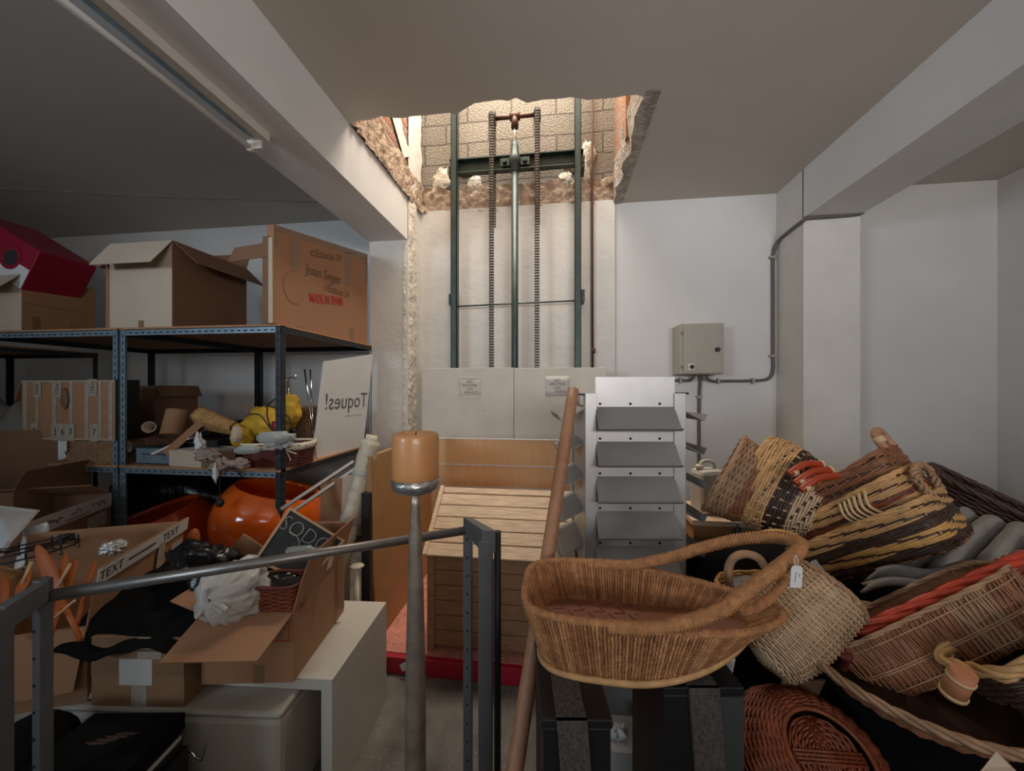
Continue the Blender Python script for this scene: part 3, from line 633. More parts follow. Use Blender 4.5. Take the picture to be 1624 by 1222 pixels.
# the MADE IN SPAIN carton
sb = thing('carton', 'tall taped carton printed MADE IN SPAIN at the pillar end of the top shelf', 'box', (-1.87, 2.3, Z1))
g = MB(); n0 = Vector((-1.672, 1.975, Z1)); f0 = Vector((-1.668, 3.04, Z1)); nt = PY(430, 356, 1.975).z; ft = PY(586, 386, 3.04).z
ft = Z1 + (nt - Z1) * 1.36
wv = Vector((-.045, 0, 0)); q = [n0 + wv, n0, f0, f0 + wv]; g.hexa(q + [Vector((a.x, a.y, z)) for a, z in zip(q, (nt, nt, ft, ft))])
g.build('carton_body', M['card_or'], sb, world=True, bevel=.003)
def sp(u, v, off=.0015): a = n0.lerp(f0, u); z = Z1 + v * ((nt - Z1) * (1 - u) + (ft - Z1) * u); return Vector((a.x + off, a.y, z))
for (u0, v0, u1, v1) in ((0, .94, 1, 1), (.13, .62, .20, .94), (.68, .60, .76, .95), (.0, .78, .025, .95), (.19, 0, .27, .035), (.74, 0, .80, .14), (.965, .66, 1, .95)):
    g = MB(); g.slab([sp(u0, v0), sp(u1, v0), sp(u1, v1), sp(u0, v1)], .001); g.build('tape', M['tape'], sb, world=True)
def sptext(body, u, v, size, mname, sx=1, shear=0, a=0, th=0):
    ex = (sp(u + .05, v, .003) - sp(u - .05, v, .003)).normalized(); g = MB()
    g.text(body, size, frame(sp(u, v, .003), ex, (1, 0, 0)) @ Matrix.Rotation(R(a), 4, 'Z'), sx=sx, shear=shear, th=th); g.build('lettering', M[mname], sb, world=True)
sptext('MADE IN SPAIN', .47, .375, .085, 'redink', .66, 0, 5, .0022)
sptext('c/Estacio 24', .46, .845, .075, 'pencil', 1.0, .3, 3); sptext('Juan Seger', .44, .635, .10, 'pencil', .95, .2, -2); sptext('c/Estacio 24', .58, .50, .08, 'pencil', .8, .3, -3)
g = MB(); g.tube([sp(.16 + .09 * math.cos(t), .42 + .17 * math.sin(t), .002) for t in [q * .2 for q in range(8, 30)]], .0018, 4); g.build('pen_mark', M['tape'], sb, world=True)
g = MB(); g.slab([(-1.70, 1.985, nt - .10), (-1.70, 1.972, nt - .19), (-1.93, 1.93, nt - .23), (-1.90, 1.945, nt - .14)], .004); g.build('flap', M['card_dark'], sb, world=True)
g = MB(); g.bb((-1.74, 1.968, Z1), (-1.70, 1.975, nt - .07)); g.bb((-1.70, 1.966, Z1), (-1.676, 1.974, nt - .08), 1); g.build('folded_edge', [M['card_dark'], M['card_pale']], sb, world=True)

# ---- middle shelf, left bay
tc = carton('carton', 'clear-taped carton with black tape lettering on the middle shelf at left', TR((-3.16, 2.06, Z2 + .155)), .72, .13, .385, 'card', {'l': (150, .16)}, closed=True, t=.006)
g = MB()
for x, wd in ((-.33, .03), (-.235, .02), (-.10, .03), (.03, .025), (.15, .03), (.25, .02), (.33, .03)): g.bb((x - wd / 2, -.0675, 0), (x + wd / 2, -.065, .385))
for z in (.0, .375): g.bb((-.36, -.068, z), (.36, -.065, z + .012))
g.bb((.36, -.065, 0), (.362, .065, .385)); g.build('tape', M['tape_clear'], tc)
MB().bb((.362, -.065, 0), (.372, .065, .39)).build('black_side', M['black'], tc)
for x, z, b_ in ((-.23, .33, 'ITEX'), (-.07, .33, 'ITEX'), (.20, .34, 'ITEX'), (-.255, .05, '7'), (-.09, .05, '3'), (-.03, .05, '6'), (.03, .05, '7'), (.21, .05, '7')):
    g = MB(); g.bb((x - .03, -.0695, z - .055), (x + .03, -.068, z + .055)); g.build('label', M['tape_clear'], tc)
    lettering(tc, b_, .035 if len(b_) > 1 else .06, onf(x, -.0705, z, 84 if len(b_) > 1 else 0), 'ink')
g = MB(); g.blob((-.01, -.07, .27), (.03, .008, .06), 4, .4, 3); g.build('torn_patch', M['card_dark'], tc)
wb = thing('wicker_box', 'low brown wicker box under the clear-taped carton', 'basket', TR((-3.03, 2.15, Z2)))
se = superel(.21, .14, 8); g = MB(); S = lambda th, v: se(th) * (.97 + .03 * v) + Vector((0, 0, v * .15)); weave(g, S, 0, 1, 14, 34, .0052, 0, stake_mi=0, skip=1); g.build('woven_wall', M['w_tan'], wb)
MB().bb((-.19, -.12, .003), (.19, .12, .14)).build('lining', M['card'], wb)
g = MB(); g.grid(lambda u, v: (-.205 + u * .07, -.148 - .012 * math.sin(u * 9), .15 - v * (.10 + .03 * math.sin(u * 5))), 10, 8); g.build('paper_scrap', M['paper'], wb, solid=.001)
gc = MB(); gc.grid(lambda u, v: (-4.3 + u * .75, 2.02 + v * .5, Z2 + .02 + .42 * math.sin(PI * min(1, v * 1.4 + .0)) * (1 - .55 * u) ** .6 + .03 * math.sin(u * 20 + v * 9)), 40, 26)
solo('grey_cloth', gc, M['greycloth'], 'heap of crumpled grey canvas on the middle shelf at the left edge', 'cloth', solid=.004)
carton('carton', 'dark brown carton standing behind the taped carton on the middle shelf', TR((-3.31, 2.62, Z2)), .46, .34, .51, 'card_dark', {'r': (150, .10)}, tapes=[('f', -.05, .38, .02, .51, 'tape'), ('f', .08, .40, .12, .51, 'tape')])
# ---- middle shelf, right bay
cash = thing('cash_drawer', 'dark grey metal cash drawer with a slot at the middle shelf front', 'drawer', TR((-2.58, 2.2, Z2), 0, 0, 0))
MB().bb((-.14, -.15, 0), (.14, .15, .11)).build('case', M['bluebar'], cash, bevel=.003)
MB().bb((-.13, -.155, .008), (.13, -.15, .102)).build('drawer_front', M['rackm'], cash, bevel=.002)
MB().bb((-.085, -.157, .062), (.085, -.154, .068)).build('slot', M['hole'], cash)
ts = TR((0, 0, 0))
for i, (px, py, d, L, hd, r, lb) in enumerate([(205, 708, 2.38, .32, (.3, 1, .02), .036, 'short brown cardboard tube, lowest at the left, open end forward'),
        (232, 703, 2.42, .30, (.55, .8, .05), .032, 'second brown cardboard tube lying behind the lowest one'),
        (236, 677, 2.46, .36, (-.6, .75, -.10), .038, 'cardboard tube with wide oval open end above the cash drawer')]):
    a = P(px, py, d); e = a + Vector(hd).normalized() * L; g = MB(); g.tube([a, e], r, 22, caps=False); g.tube([a, e], r - .006, 22, 1, caps=False)
    k = 22; b = len(g.v) - 4 * k
    g.f += [[b + j, b + (j + 1) % k, b + 2 * k + (j + 1) % k, b + 2 * k + j] for j in range(k)]; g.m += [1] * k; g.sm += [False] * k
    solo('cardboard_tube', g, [M['card_dark'], M['card_pale']], lb, 'tube', 'cardboard tubes on the middle shelf')
a = P(272, 690, 2.45); g = MB(); e = P(281, 655, 2.5); g.tube([a, e, e + (e - a) * .12], .062, 24); solo('cardboard_tube', g, M['card'], 'fat brown cardboard tube tipped upward beside the leaning wooden tray', 'tube', 'cardboard tubes on the middle shelf')
tr = thing('wooden_tray', 'shallow wooden tray with dark inside leaning on the middle shelf', 'tray', frame(P(300, 690, 2.45), P(322, 640, 2.5) - P(278, 678, 2.4), (-.5, -.3, .8)))
MB().box((0, 0, 0), (.30, .17, .012)).build('bottom', M['black'], tr)
for c, dd in (((0, -.085, .0), (.30, .012, .045)), ((0, .085, .0), (.30, .012, .045)), ((.15, 0, 0), (.012, .17, .045)), ((-.15, 0, 0), (.012, .17, .045))): MB().box(c, dd).build('edge', M['card'], tr, bevel=.002)
bb_ = MB(); bb_.blob((-2.33, 2.47, Z2 + .125), (.33, .20, .13), 3, .35, 1.6, zmin=Z2); solo('black_bag', bb_, M['blackbag'], 'slumped black bag in the middle of the middle shelf', 'bag')
bk = MB(); bk.bb((-2.52, 2.12, Z2 + .112), (-2.2, 2.36, Z2 + .15)); q = Vector((-2.36, 2.1185, Z2 + .135))
kb = solo('black_case', bk, M['black'], 'flat black case with small white print on top of the cash drawer', 'case', bevel=.003)
g = MB()
for k_ in range(3): scrawl(g, Matrix.Translation(q - kb.location + Vector((-.05 + .05 * k_, -.0005, 0))) @ FX, .035, .007, 9, .0012, seed=k_)
g.build('small_print', M['paper'], kb)
for pa, pb, dd, rr in (((240, 721, 2.28), (338, 675, 2.55), 0, .011), ((298, 696, 2.3), (335, 686, 2.6), 0, .006)):
    g = MB(); g.tube([P(*pa), P(*pb)], rr, 6); solo('grey_rod', g, M['alu'], 'thicker grey rod lying across the cash drawer' if rr > .01 else 'thin grey rod behind the thicker one on the shelf', 'rod')
db = thing('document_box', 'open cream card box holding white paper at the middle shelf edge', 'box', TR((-2.30, 2.12, Z2), 0, 0, -6))
g = MB(); g.bb((-.13, -.11, 0), (.13, -.107, .10)); g.bb((-.13, .107, 0), (.13, .11, .10)); g.bb((-.13, -.107, 0), (-.127, .107, .10)); g.bb((.127, -.107, 0), (.13, .107, .075)); g.bb((-.127, -.107, 0), (.127, .107, .004)); g.build('carton_body', M['card_pale'], db)
MB().bb((-.10, -.09, .06), (.12, .09, .096), X=TR((0, 0, 0), 0, 3, 0)).build('paper_stack', M['paper'], db)
# crumpled tissue, dangling cord
for i, (px, py, d, rd, mm, lb) in enumerate([(317, 706, 2.2, (.022, .02, .05), 'paper', 'white crumpled tissue standing in the cream card box'), (330, 722, 2.16, (.06, .04, .03), 'tissue', 'brown crumpled wrapping paper over the corner of the card box'), (350, 738, 2.14, (.055, .03, .035), 'tissue', 'brown paper bundle hanging over the shelf front'), (341, 750, 2.1, (.012, .01, .042), 'paper', 'small white paper scrap hanging below the brown bundle'), (376, 736, 2.14, (.07, .03, .025), 'tissue', 'crumpled brown paper against the dark wine basket')]):
    g = MB(); g.blob(P(px, py, d), rd, i + 11, .9, 1.8, 24, 14); solo('crumpled_paper', g, M[mm], lb, 'paper')
cd = thing('mains_cord', 'thin black cord dangling from the middle shelf with a round plug', 'cord', P(350, 742, 2.13))
g = MB(); g.tube(spline([P(372, 735, 2.14), P(358, 741, 2.08), P(350, 752, 2.07), P(348, 775, 2.08), P(350, 790, 2.08)], 6), .003, 6); g.build('cord', M['black'], cd, world=True)
g = MB(); g.tube(spline([P(360, 741, 2.14), P(374, 744, 2.08), P(384, 756, 2.09)], 6), .003, 6); g.build('cord', M['black'], cd, world=True)
g = MB(); g.blob(P(349, 797, 2.08), (.022, .018, .025), 2, .1); g.build('plug', M['black'], cd, world=True)
# rattan fan shaped basket
rb_ = thing('rattan_basket', 'tapered honey rattan basket lying on its side behind the yellow bag', 'basket', frame(P(324, 664, 2.5), (0, .55, -.5), P(324, 664, 2.5) - P(380, 690, 2.5)))
S = lambda th, v: superel(.085 - .045 * (1 - v), .05 - .02 * (1 - v), 4)(th) + Vector((0, 0, -.30 + .30 * v)); g = MB(); weave(g, S, 0, 1, 32, 22, .0048, 0, stake_mi=0); g.build('woven_wall', M['w_nat'], rb_)
g = MB(); g.tube([S(2 * PI * k / 40, 1) for k in range(40)], .008, 6, closed=True); g.build('rim', M['w_brown'], rb_)
for i, px in enumerate((385, 399)):
    c = P(px, 652, 2.55); g = MB(); g.tube([c + Vector((.038 * math.cos(t), 0, .034 * math.sin(t))) for t in [q * PI / 9 for q in range(18)]], .004, 6, closed=True)
    solo('wicker_ring', g, M['w_tan'], ('left' if i == 0 else 'right') + ' of two pale wicker rings beyond the yellow bag', 'ring', 'wicker rings on the middle shelf')
g = MB(); yc = P(415, 668, 2.38)
yb = thing('yellow_bag', 'bulging yellow fabric bag tied with dark cord on the middle shelf', 'bag', (yc.x, yc.y, Z2 + .07))
g.blob(P(425, 670, 2.4), (.13, .12, .11), 5, .25, 1.5); g.blob(P(385, 690, 2.32), (.07, .06, .075), 8, .3, 1.6); g.blob(P(458, 652, 2.45), (.08, .07, .10), 9, .3, 1.6); g.build('bag_body', M['yellow'], yb, world=True)
g = MB(); g.blob(P(376, 688, 2.26), (.03, .03, .055), 7, .2); g.build('pale_patch', M['card_pale'], yb, world=True)
g = MB(); g.blob(P(437, 676, 2.29), (.03, .012, .035), 7, .2); g.build('purple_patch', M['magenta'], yb, world=True)
for pts in ([(395, 657), (410, 657), (421, 668), (430, 680), (440, 684)], [(424, 645), (424, 660), (430, 680)], [(421, 645), (434, 634), (441, 630)], [(424, 643), (440, 648), (458, 662), (462, 680)]):
    g = MB(); g.tube(spline([P(a, b, 2.235) for a, b in pts], 6), .0045, 6); g.build('cord', M['black'], yb, world=True)
# wine basket with a white liner
wk = thing('lined_basket', 'dark wine-red willow basket with white liner behind the front shelf post', 'basket', TR((PY(447, 748, 2.16).x - .02, 2.165, Z2), 0, 0, 10))
se2 = superel(.20, .115, 5); S = lambda th, v: se2(th) * (.88 + .12 * v) + Vector((0, 0, v * .14)); g = MB(); weave(g, S, 0, 1, 16, 24, .0048, 0, stake_mi=0, step=2); g.build('woven_wall', M['w_wine'], wk)
g = MB(); g.grid(lambda u, v: se2(u * 2 * PI) * (1.015 + .01 * math.sin(u * 60)) + Vector((0, 0, .108 + .042 * v)), 60, 2); lab(g.build('liner', M['foam'], wk, solid=.003), 'white cotton liner folded over the rim')
g = MB(); g.tube(spline([(.10, -.125, .115), (.13, -.135, .08), (.14, -.13, .045)]), .0035, 5); g.tube(spline([(.10, -.125, .115), (.14, -.135, .10), (.17, -.12, .085)]), .0035, 5); g.build('ribbon', M['foam'], wk)
g = MB(); g.bb((-.17, -.09, .003), (.17, .09, .10)); g.build('filling', M['black'], wk)
g = MB(); g.blob(P(443, 697, 2.2), (.09, .06, .045), 5, .5, 2.5); solo('plastic_wrap', g, M['glass'], 'crumpled clear plastic wrap heaped in the white-lined basket', 'wrapping')
for i, (px, py, dx, r) in enumerate(((407, 694, .13, .034), (371, 714, .10, .024))):
    a = P(px, py, 2.06); d_ = Vector((1, .5, .0)).normalized(); g = MB()
    X = frame(a, (0, 0, 1), d_); g.lathe([(r * .35, 0), (r * .5, .004), (r * .95, .02), (r, .05), (r, dx), (r * .8, dx + .02), (r * .3, dx + .03)], 20, X=X)
    solo('glass_bottle', g, M['bottle'], ('larger clear glass bottle lying on the white-lined basket' if i == 0 else 'smaller clear glass bottle lying left of the white-lined basket'), 'bottle')
# hooks, rods, woven block, sign
hk = thing('hook_stand', 'chrome hook stand seen beside the front shelf post', 'stand', PZ(459, 735, Z2)); z0 = TM[hk.name].to_translation()
z0.y = 2.32; z0.x = PY(459, 700, 2.32).x
g = MB(); tp = PY(457, 600, 2.32); g.tube([Vector((tp.x, 2.32, Z2)), tp], .006, 8); g.build('pole', M['chrome'], hk, world=True)
g = MB(); g.tube(spline([tp, tp + Vector((.03, 0, .008)), tp + Vector((.055, 0, .0)), tp + Vector((.06, 0, .025)), tp + Vector((.05, 0, .035))]), .005, 8); g.tube(spline([tp, tp + Vector((-.02, -.02, .0)), tp + Vector((-.03, -.03, .02))]), .005, 8); g.build('hook', M['chrome'], hk, world=True)
for i, (a, b, c_, d_) in enumerate(((483, 585, 499, 705), (492, 586, 498, 700), (480, 606, 484, 645))):
    p_, q_ = PY(a, b, 2.40 + .02 * i), PY(c_, d_, 2.36 + .02 * i); q_ = p_.lerp(q_, (p_.z - Z2) / max(.01, p_.z - q_.z)) if i < 2 else q_
    if i < 2: g = MB(); g.tube([p_, q_], .0055, 8); solo('silver_rod', g, M['chrome'], ('left' if i == 0 else 'right') + ' of two thin silver rods leaning beside the white sign', 'rod', 'silver rods on the middle shelf')
wv_ = thing('woven_block', 'narrow upright box covered with brown woven cane behind the silver rods', 'box', TR((PY(489, 700, 2.52).x, 2.52, Z2)))
se3 = superel(.06, .06, 10); S = lambda th, v: se3(th) * (1.15 - .25 * v) + Vector((0, 0, v * .36)); g = MB(); weave(g, S, 0, 1, 30, 16, .0062, 0, stake_mi=0); g.build('woven_wall', M['w_tan'], wv_)
MB().bb((-.05, -.05, 0), (.05, .05, .35)).build('core', M['card_dark'], wv_)
a_, b_, c_, d_ = PY(495, 727, 2.33), PY(576, 703, 2.93), PY(584, 577, 2.98), PY(514, 573, 2.40)
a_.z = Z2; b_.z = Z2; c_ = b_ + (d_ - a_) * 1.16 + Vector((0, 0, 0))
sg = thing('white_sign', 'white plastic sign leaning on the shelf end, mirrored grey lettering Toques!', 'sign', (a_ + b_) / 2)
g = MB(); g.slab([a_, b_, c_, d_], .008); g.build('panel', M['whitep'], sg, world=True)
ex = (b_ - a_).normalized(); nz = (b_ - a_).cross(d_ - a_).normalized(); cc = a_ * .30 + b_ * .28 + c_ * .21 + d_ * .21; cc = a_.lerp(b_, .48).lerp(d_.lerp(c_, .48), .53)
X = frame(cc + nz * .0015, -ex, nz); X = X @ Matrix.Diagonal((1, 1, 1, 1))
g = MB(); g.text('Toques!', .17, Matrix.Identity(4)); g2 = MB()
Xf = frame(cc + nz * .002, ex, nz)
g2.add([Vector((-q.x * .95 + .03, q.y, 0)) for q in g.v], [f[::-1] for f in g.f], 0, Xf); lab(g2.build('lettering', M['greysteel'], sg, world=True), 'mirrored grey lettering Toques!')
g3 = MB(); scrawl(g3, Xf @ Matrix.Translation((.12, -.11, 0)), .22, .018, 30, .0016, seed=9); g3.build('small_lettering', M['label'], sg, world=True)

# =====================================================================  UNDER THE SHELF
def bowl(name, c, r, tilt, m, label, cut=.62, sq=1.0):
    t = thing(name, label, 'chair', (c.x, c.y, 0)); X = Matrix.Translation(c - Vector((c.x, c.y, 0))) @ Euler(tilt).to_matrix().to_4x4()
    n = 26; a0 = math.acos(cut); prof = [(r * math.sin(PI - (PI - a0) * k / n), r * sq * math.cos(PI - (PI - a0) * k / n)) for k in range(n + 1)]
    prof[0] = (0.0001, prof[0][1]); inner = [(q[0] * .94, q[1] * .94) for q in prof[::-1]]
    g = MB(); g.lathe(prof + [((prof[-1][0] + inner[0][0]) / 2 + .004, prof[-1][1] + .008)] + inner, 56, X=X); g.build('shell', m, t)
    g = MB(); g.lathe([(.16, 0), (.16, .02), (.04, .04), (.035, c.z - r * sq * .8)], 28); g.build('pedestal', M['chrome'], t)
    return t
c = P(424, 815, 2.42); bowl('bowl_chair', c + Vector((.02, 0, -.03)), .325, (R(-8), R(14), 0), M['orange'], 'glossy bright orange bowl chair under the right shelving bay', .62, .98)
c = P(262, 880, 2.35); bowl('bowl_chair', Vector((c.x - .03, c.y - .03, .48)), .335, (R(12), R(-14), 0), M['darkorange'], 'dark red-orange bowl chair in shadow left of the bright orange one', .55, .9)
g = MB(); X = frame(P(305, 862, 1.75), P(310, 845, 1.75) - P(303, 885, 1.75), (0, 0, 1)); g.blob((0, 0, 0), (.075, .028, .028), 1, .02, X=X); g.add([], [])
g.tube([P(303, 885, 1.75), Vector((P(303, 885, 1.75).x, P(303, 885, 1.75).y, .02))], .02, 10)
solo('orange_baton', g, M['orangew'], 'rounded orange handle sticking up beside the black bin bag', 'handle')
for i, (a, b, c_, d_) in enumerate(((445, 808, 560, 732), (455, 817, 566, 741))):
    p_ = P(a, b, 1.9); q_ = P(c_, d_, 2.3); g = MB(); g.tube([p_, q_], .012, 4, smooth=False); solo('grey_bar', g, M['greysteel'], ('upper' if i == 0 else 'lower') + ' of two grey square bars leaning below the shelf corner', 'bar', 'grey square bars under the shelf corner')
for i, (q, mm, lb) in enumerate([([(506, 850), (540, 858), (562, 755), (508, 762)], 'card', 'flat brown cardboard sheet standing behind the two grey bars'), ([(536, 850), (552, 850), (560, 752), (543, 756)], 'card_pale', 'narrow paler cardboard piece standing beside the wrapped roll')]):
    pts = [P(a, b, 2.15 - .05 * i) for a, b in q]; dn = [Vector((pts[0].x, pts[0].y, .0)), Vector((pts[1].x, pts[1].y, .0))]
    g = MB(); g.slab([dn[0], dn[1], pts[2], pts[3]], .008); solo('cardboard_sheet', g, M[mm], lb, 'cardboard')
g = MB(); g.blob(P(566, 897, 1.85), (.035, .03, .012), 3, .1); g.tube([P(566, 899, 1.85), Vector((P(566, 899, 1.85).x, P(566, 899, 1.85).y, 0))], .012, 8); solo('white_peg', g, M['foam'], 'small white rounded knob between the wrapped roll and black post', 'knob')
g = MB(); g.blob((-1.10, 1.98, .05), (.10, .08, .055), 6, .5, 2); solo('plastic_wrap', g, M['glass'], 'scrap of clear plastic on the floor by the wrapped roll foot', 'wrapping')
# black mass added where only shade lies below the left bay
g = MB(); g.blob((-2.9, 2.55, .5), (.55, .30, .40), 14, .25, 1.3, zmin=Z3 + .01); solo('black_bag', g, M['blackbag'], 'added black mass filling the shaded shelf bottom behind the dark bowl chair', 'bag')

# =====================================================================  TABLE, BENCH AND THEIR LOAD
tb_ = thing('white_table', 'white laminate side table, only its right leg panel showing, loaded with cartons', 'table', TR((-.77, 1.17, 0), 0, 0, 3.5))
MB().bb((-.62, 0, .41), (.0, .46, .45)).build('tabletop', M['white'], tb_, bevel=.002)
MB().bb((-.04, 0, 0), (.0, .46, .41)).build('leg_panel', M['white'], tb_, bevel=.002)
bn = thing('white_bench', 'long white vinyl bench under the cartons at lower left', 'bench', TR((-.885, 1.075, 0), 0, 0, 4.8))
MB().bb((-1.5, 0, .02), (0, .50, .385)).build('base', M['vinyl'], bn, bevel=.02)
MB().bb((-1.502, -.006, .388), (.003, .505, .408)).build('seat_pad', M['vinyl'], bn, bevel=.009)
for (px, py, d) in ((310, 1200, 1.12),):
    c = P(px, py, d); g = MB(); g.tube(spline([c, c + Vector((.025, 0, -.005)), c + Vector((.035, 0, .03)), c + Vector((.04, 0, .045))]), .003, 6); g.tube(spline([c, c + Vector((-.02, 0, .015)), c + Vector((-.045, 0, -.01)), c + Vector((-.06, 0, .0))]), .003, 6)
    solo('wire_hook', g, M['chrome'], 'bent wire hook poking up before the white bench', 'hook')
c1 = carton('carton', 'open brown carton on the white table with bags, basket and chalkboard inside', TR((-1.075, 1.315, .452), 0, 0, 9), .305, .40, .235, 'card_or', {'f': (104, .17, 'card_or'), 'r': (14, .20, 'card_or'), 'b': (10, .16, 'card_or'), 'l': (70, .12)}, tapes=[('f', .02, 0, .055, .06, 'tape')])
g = MB()
for (a, b, c_, d_) in ((.075, .14, .14, .143), (.075, .20, .14, .203), (.137, .14, .14, .203), (.075, .14, .078, .203)): g.bb((a, -.2012, b), (c_, -.2, d_))
g.build('printed_frame', M['redink'], c1)
g = MB(); q = TR((.153 + .022, .03, .235 + .09), 0, 14, 0); g.bb((.001, -.018, -.05), (.004, .018, .05), X=q); g.build('hand_hole', M['foam'], c1)
carton('carton', 'closed brown carton with white shipping label on the bench', TR((-1.385, 1.21, .41), 0, 0, 6), .31, .35, .225, 'card_mid', {}, closed=True, tapes=[('f', -.06, .07, .05, .155, 'label'), ('f', -.155, .10, .155, .14, 'tape'), ('f', -.02, 0, .03, .07, 'tape_clear'), ('f', .0, .155, .08, .225, 'tape_clear'), ('f', -.155, .18, .155, .187, 'tape'), ('f', -.055, .143, -.005, .146, 'ink'), ('f', -.055, .125, .03, .1262, 'pencil'), ('f', -.055, .11, .04, .1112, 'pencil')])
g = MB()
g.grid(lambda u, v: (-1.60 + u * .46, .985 + .045 * u + .34 * v - .02 * (v < .01), .655 + .09 * v + .02 * noise.noise(Vector((u * 5, v * 5, 0))) - (.04 + .015 * math.sin(u * 7)) * (v < .12)), 24, 20)
solo('black_bag', g, M['blackcloth_shade'], 'black cloth bag draped over the labelled carton behind the metal rail', 'bag', solid=.006)
bg = MB(); c = P(364, 942, 1.27); 
kn = P(331, 952, 1.155); ax_ = (c + Vector((.02, .02, .01)) - kn).normalized(); Lb = .235; XK = frz(kn, ax_, (0, 0, 1))
def bagf(u, v):
    a = 2 * PI * u; rr = .108 * (math.sin(PI * min(1, v * 1.0)) ** .62) * (1 - .12 * v) + .006; fo = (1 - v) ** 1.2
    rr *= 1 + .075 * fo * math.sin(8 * a + 5 * noise.noise(Vector((a, v * 3, 1)))) + .035 * fo * math.sin(19 * a + v * 9) + .20 * noise.noise(Vector((math.cos(a) * 1.7, math.sin(a) * 1.7, v * 4))) + .09 * noise.noise(Vector((math.cos(a) * 5, math.sin(a) * 6, v * 11)))
    return XK @ Vector((rr * math.cos(a) * .95, rr * math.sin(a), v * Lb))
bg.grid(bagf, 110, 50)
wbg = thing('white_bag', 'knotted white plastic bag stuffed in the open carton', 'bag', c - Vector((0, 0, .08)))
bg.build('bag_body', M['whitebag'], wbg, world=True)
g = MB(); kq = P(330, 952, 1.17)
for pts in ([(330, 930), (326, 945), (330, 957), (338, 962)], [(338, 955), (350, 960), (360, 967)], [(334, 957), (348, 967), (352, 972)], [(326, 960), (318, 972), (312, 978)]): g.tube(spline([P(a, b, 1.16) for a, b in pts], 5), [.008] * 99 if 0 else .008, 8)
g.build('knot', M['whitebag'], wbg, world=True)
for (px, py, d, rd, sd) in ((318, 905, 1.42, (.13, .10, .11), 31),):
    g = MB(); g.blob(P(px, py, d), rd, sd, .4, 1.6); solo('black_bag', g, M['blackbag'], 'shiny black bin bag beside the open carton contents', 'bag')
g = MB(); g.blob(P(440, 912, 1.38), (.10, .10, .03), 37, .3, 1.7); solo('black_bag', g, M['blackbag'], 'black plastic bag laid over the small red-brown basket in the carton', 'bag')
sbk = thing('small_basket', 'small red-brown willow basket inside the open carton', 'basket', TR(P(447, 976, 1.30), 0, 0, 8))
se4 = superel(.078, .06, 5); S = lambda th, v: se4(th) * (.86 + .14 * v) + Vector((0, 0, v * .13)); g = MB(); weave(g, S, 0, 1, 18, 18, .0038, 0, stake_mi=0, step=2); g.build('woven_wall', M['w_redbr'], sbk)
g = MB(); g.tube([S(2 * PI * k / 40, 1) for k in range(40)], .007, 6, closed=True); g.build('rim', M['w_wine'], sbk)
MB().bb((-.055, -.04, .002), (.055, .04, .12)).build('lining', M['black'], sbk)
q = [P(402, 886, 1.40), P(532, 900, 1.40), P(548, 857, 1.44), P(461, 804, 1.50)]
q = [P(402, 890, 1.36), P(488, 922, 1.36), P(548, 857, 1.47), P(460, 804, 1.47)]
ck = thing('chalkboard', 'small chalkboard with pine frame tipped into the open carton', 'chalkboard', q[0])
ctr = sum(q, Vector()) / 4; g = MB(); g.slab([ctr.lerp(p_, .97) for p_ in q], .008); g.build('slate', M['chalkb'], ck, world=True)
nn = (q[1] - q[0]).cross(q[3] - q[0]).normalized()
for i in range(4):
    a, b = q[i], q[(i + 1) % 4]; ia, ib = a.lerp(ctr, .085), b.lerp(ctr, .085); g = MB(); g.hexa([a - nn * .008, b - nn * .008, ib - nn * .008, ia - nn * .008, a + nn * .006, b + nn * .006, ib + nn * .006, ia + nn * .006]); g.build('frame_rail', M['pinew'], ck, world=True)
ex = (q[2] - q[3]).normalized(); wq = q[3].lerp(q[2], .47).lerp(q[0].lerp(q[1], .42), .28)
g = MB(); g.text('SODO', .080, frame(wq + nn * .003, ex, nn), sx=.95, th=-.002); g.build('chalk_lettering', M['chalk'], ck, world=True)
wq = q[3].lerp(q[2], .28).lerp(q[0].lerp(q[1], .28), .60); ey = nn.cross(ex)
g = MB(); g.tube([wq + nn * .003 + ex * (.055 * math.cos(t)) + ey * (.05 * math.sin(t)) for t in [-1.9 + .2 * k for k in range(20)]], .0022, 4); g.build('chalk_lettering', M['chalk'], ck, world=True)
g = MB(); a = P(455, 878, 1.30); d_ = (P(500, 866, 1.32) - a).normalized(); g.lathe([(.022, 0), (.024, .01), (.024, .075), (.012, .09), (.012, .10), (.014, .10), (.014, .115)], 18, X=frame(a, (0, 0, 1), d_)); solo('plastic_bottle', g, M['bottle'], 'clear ribbed plastic bottle lying against the chalkboard', 'bottle')
for i, (q_, d, lb) in enumerate([([(352, 884), (405, 888), (418, 868), (386, 846)], 1.55, 'pointed brown cardboard piece left of the chalkboard'), ([(505, 850), (545, 855), (552, 828), (508, 829)], 1.58, 'pale cardboard piece right behind the chalkboard')]):
    pts = [P(a, b, d) for a, b in q_]; g = MB(); g.slab([Vector((pts[0].x, pts[0].y, .5)), Vector((pts[1].x, pts[1].y, .5)), pts[1], pts[2], pts[3], pts[0]][:6], .005); solo('cardboard_sheet', g, M['card_or' if i else 'card'], lb, 'cardboard')
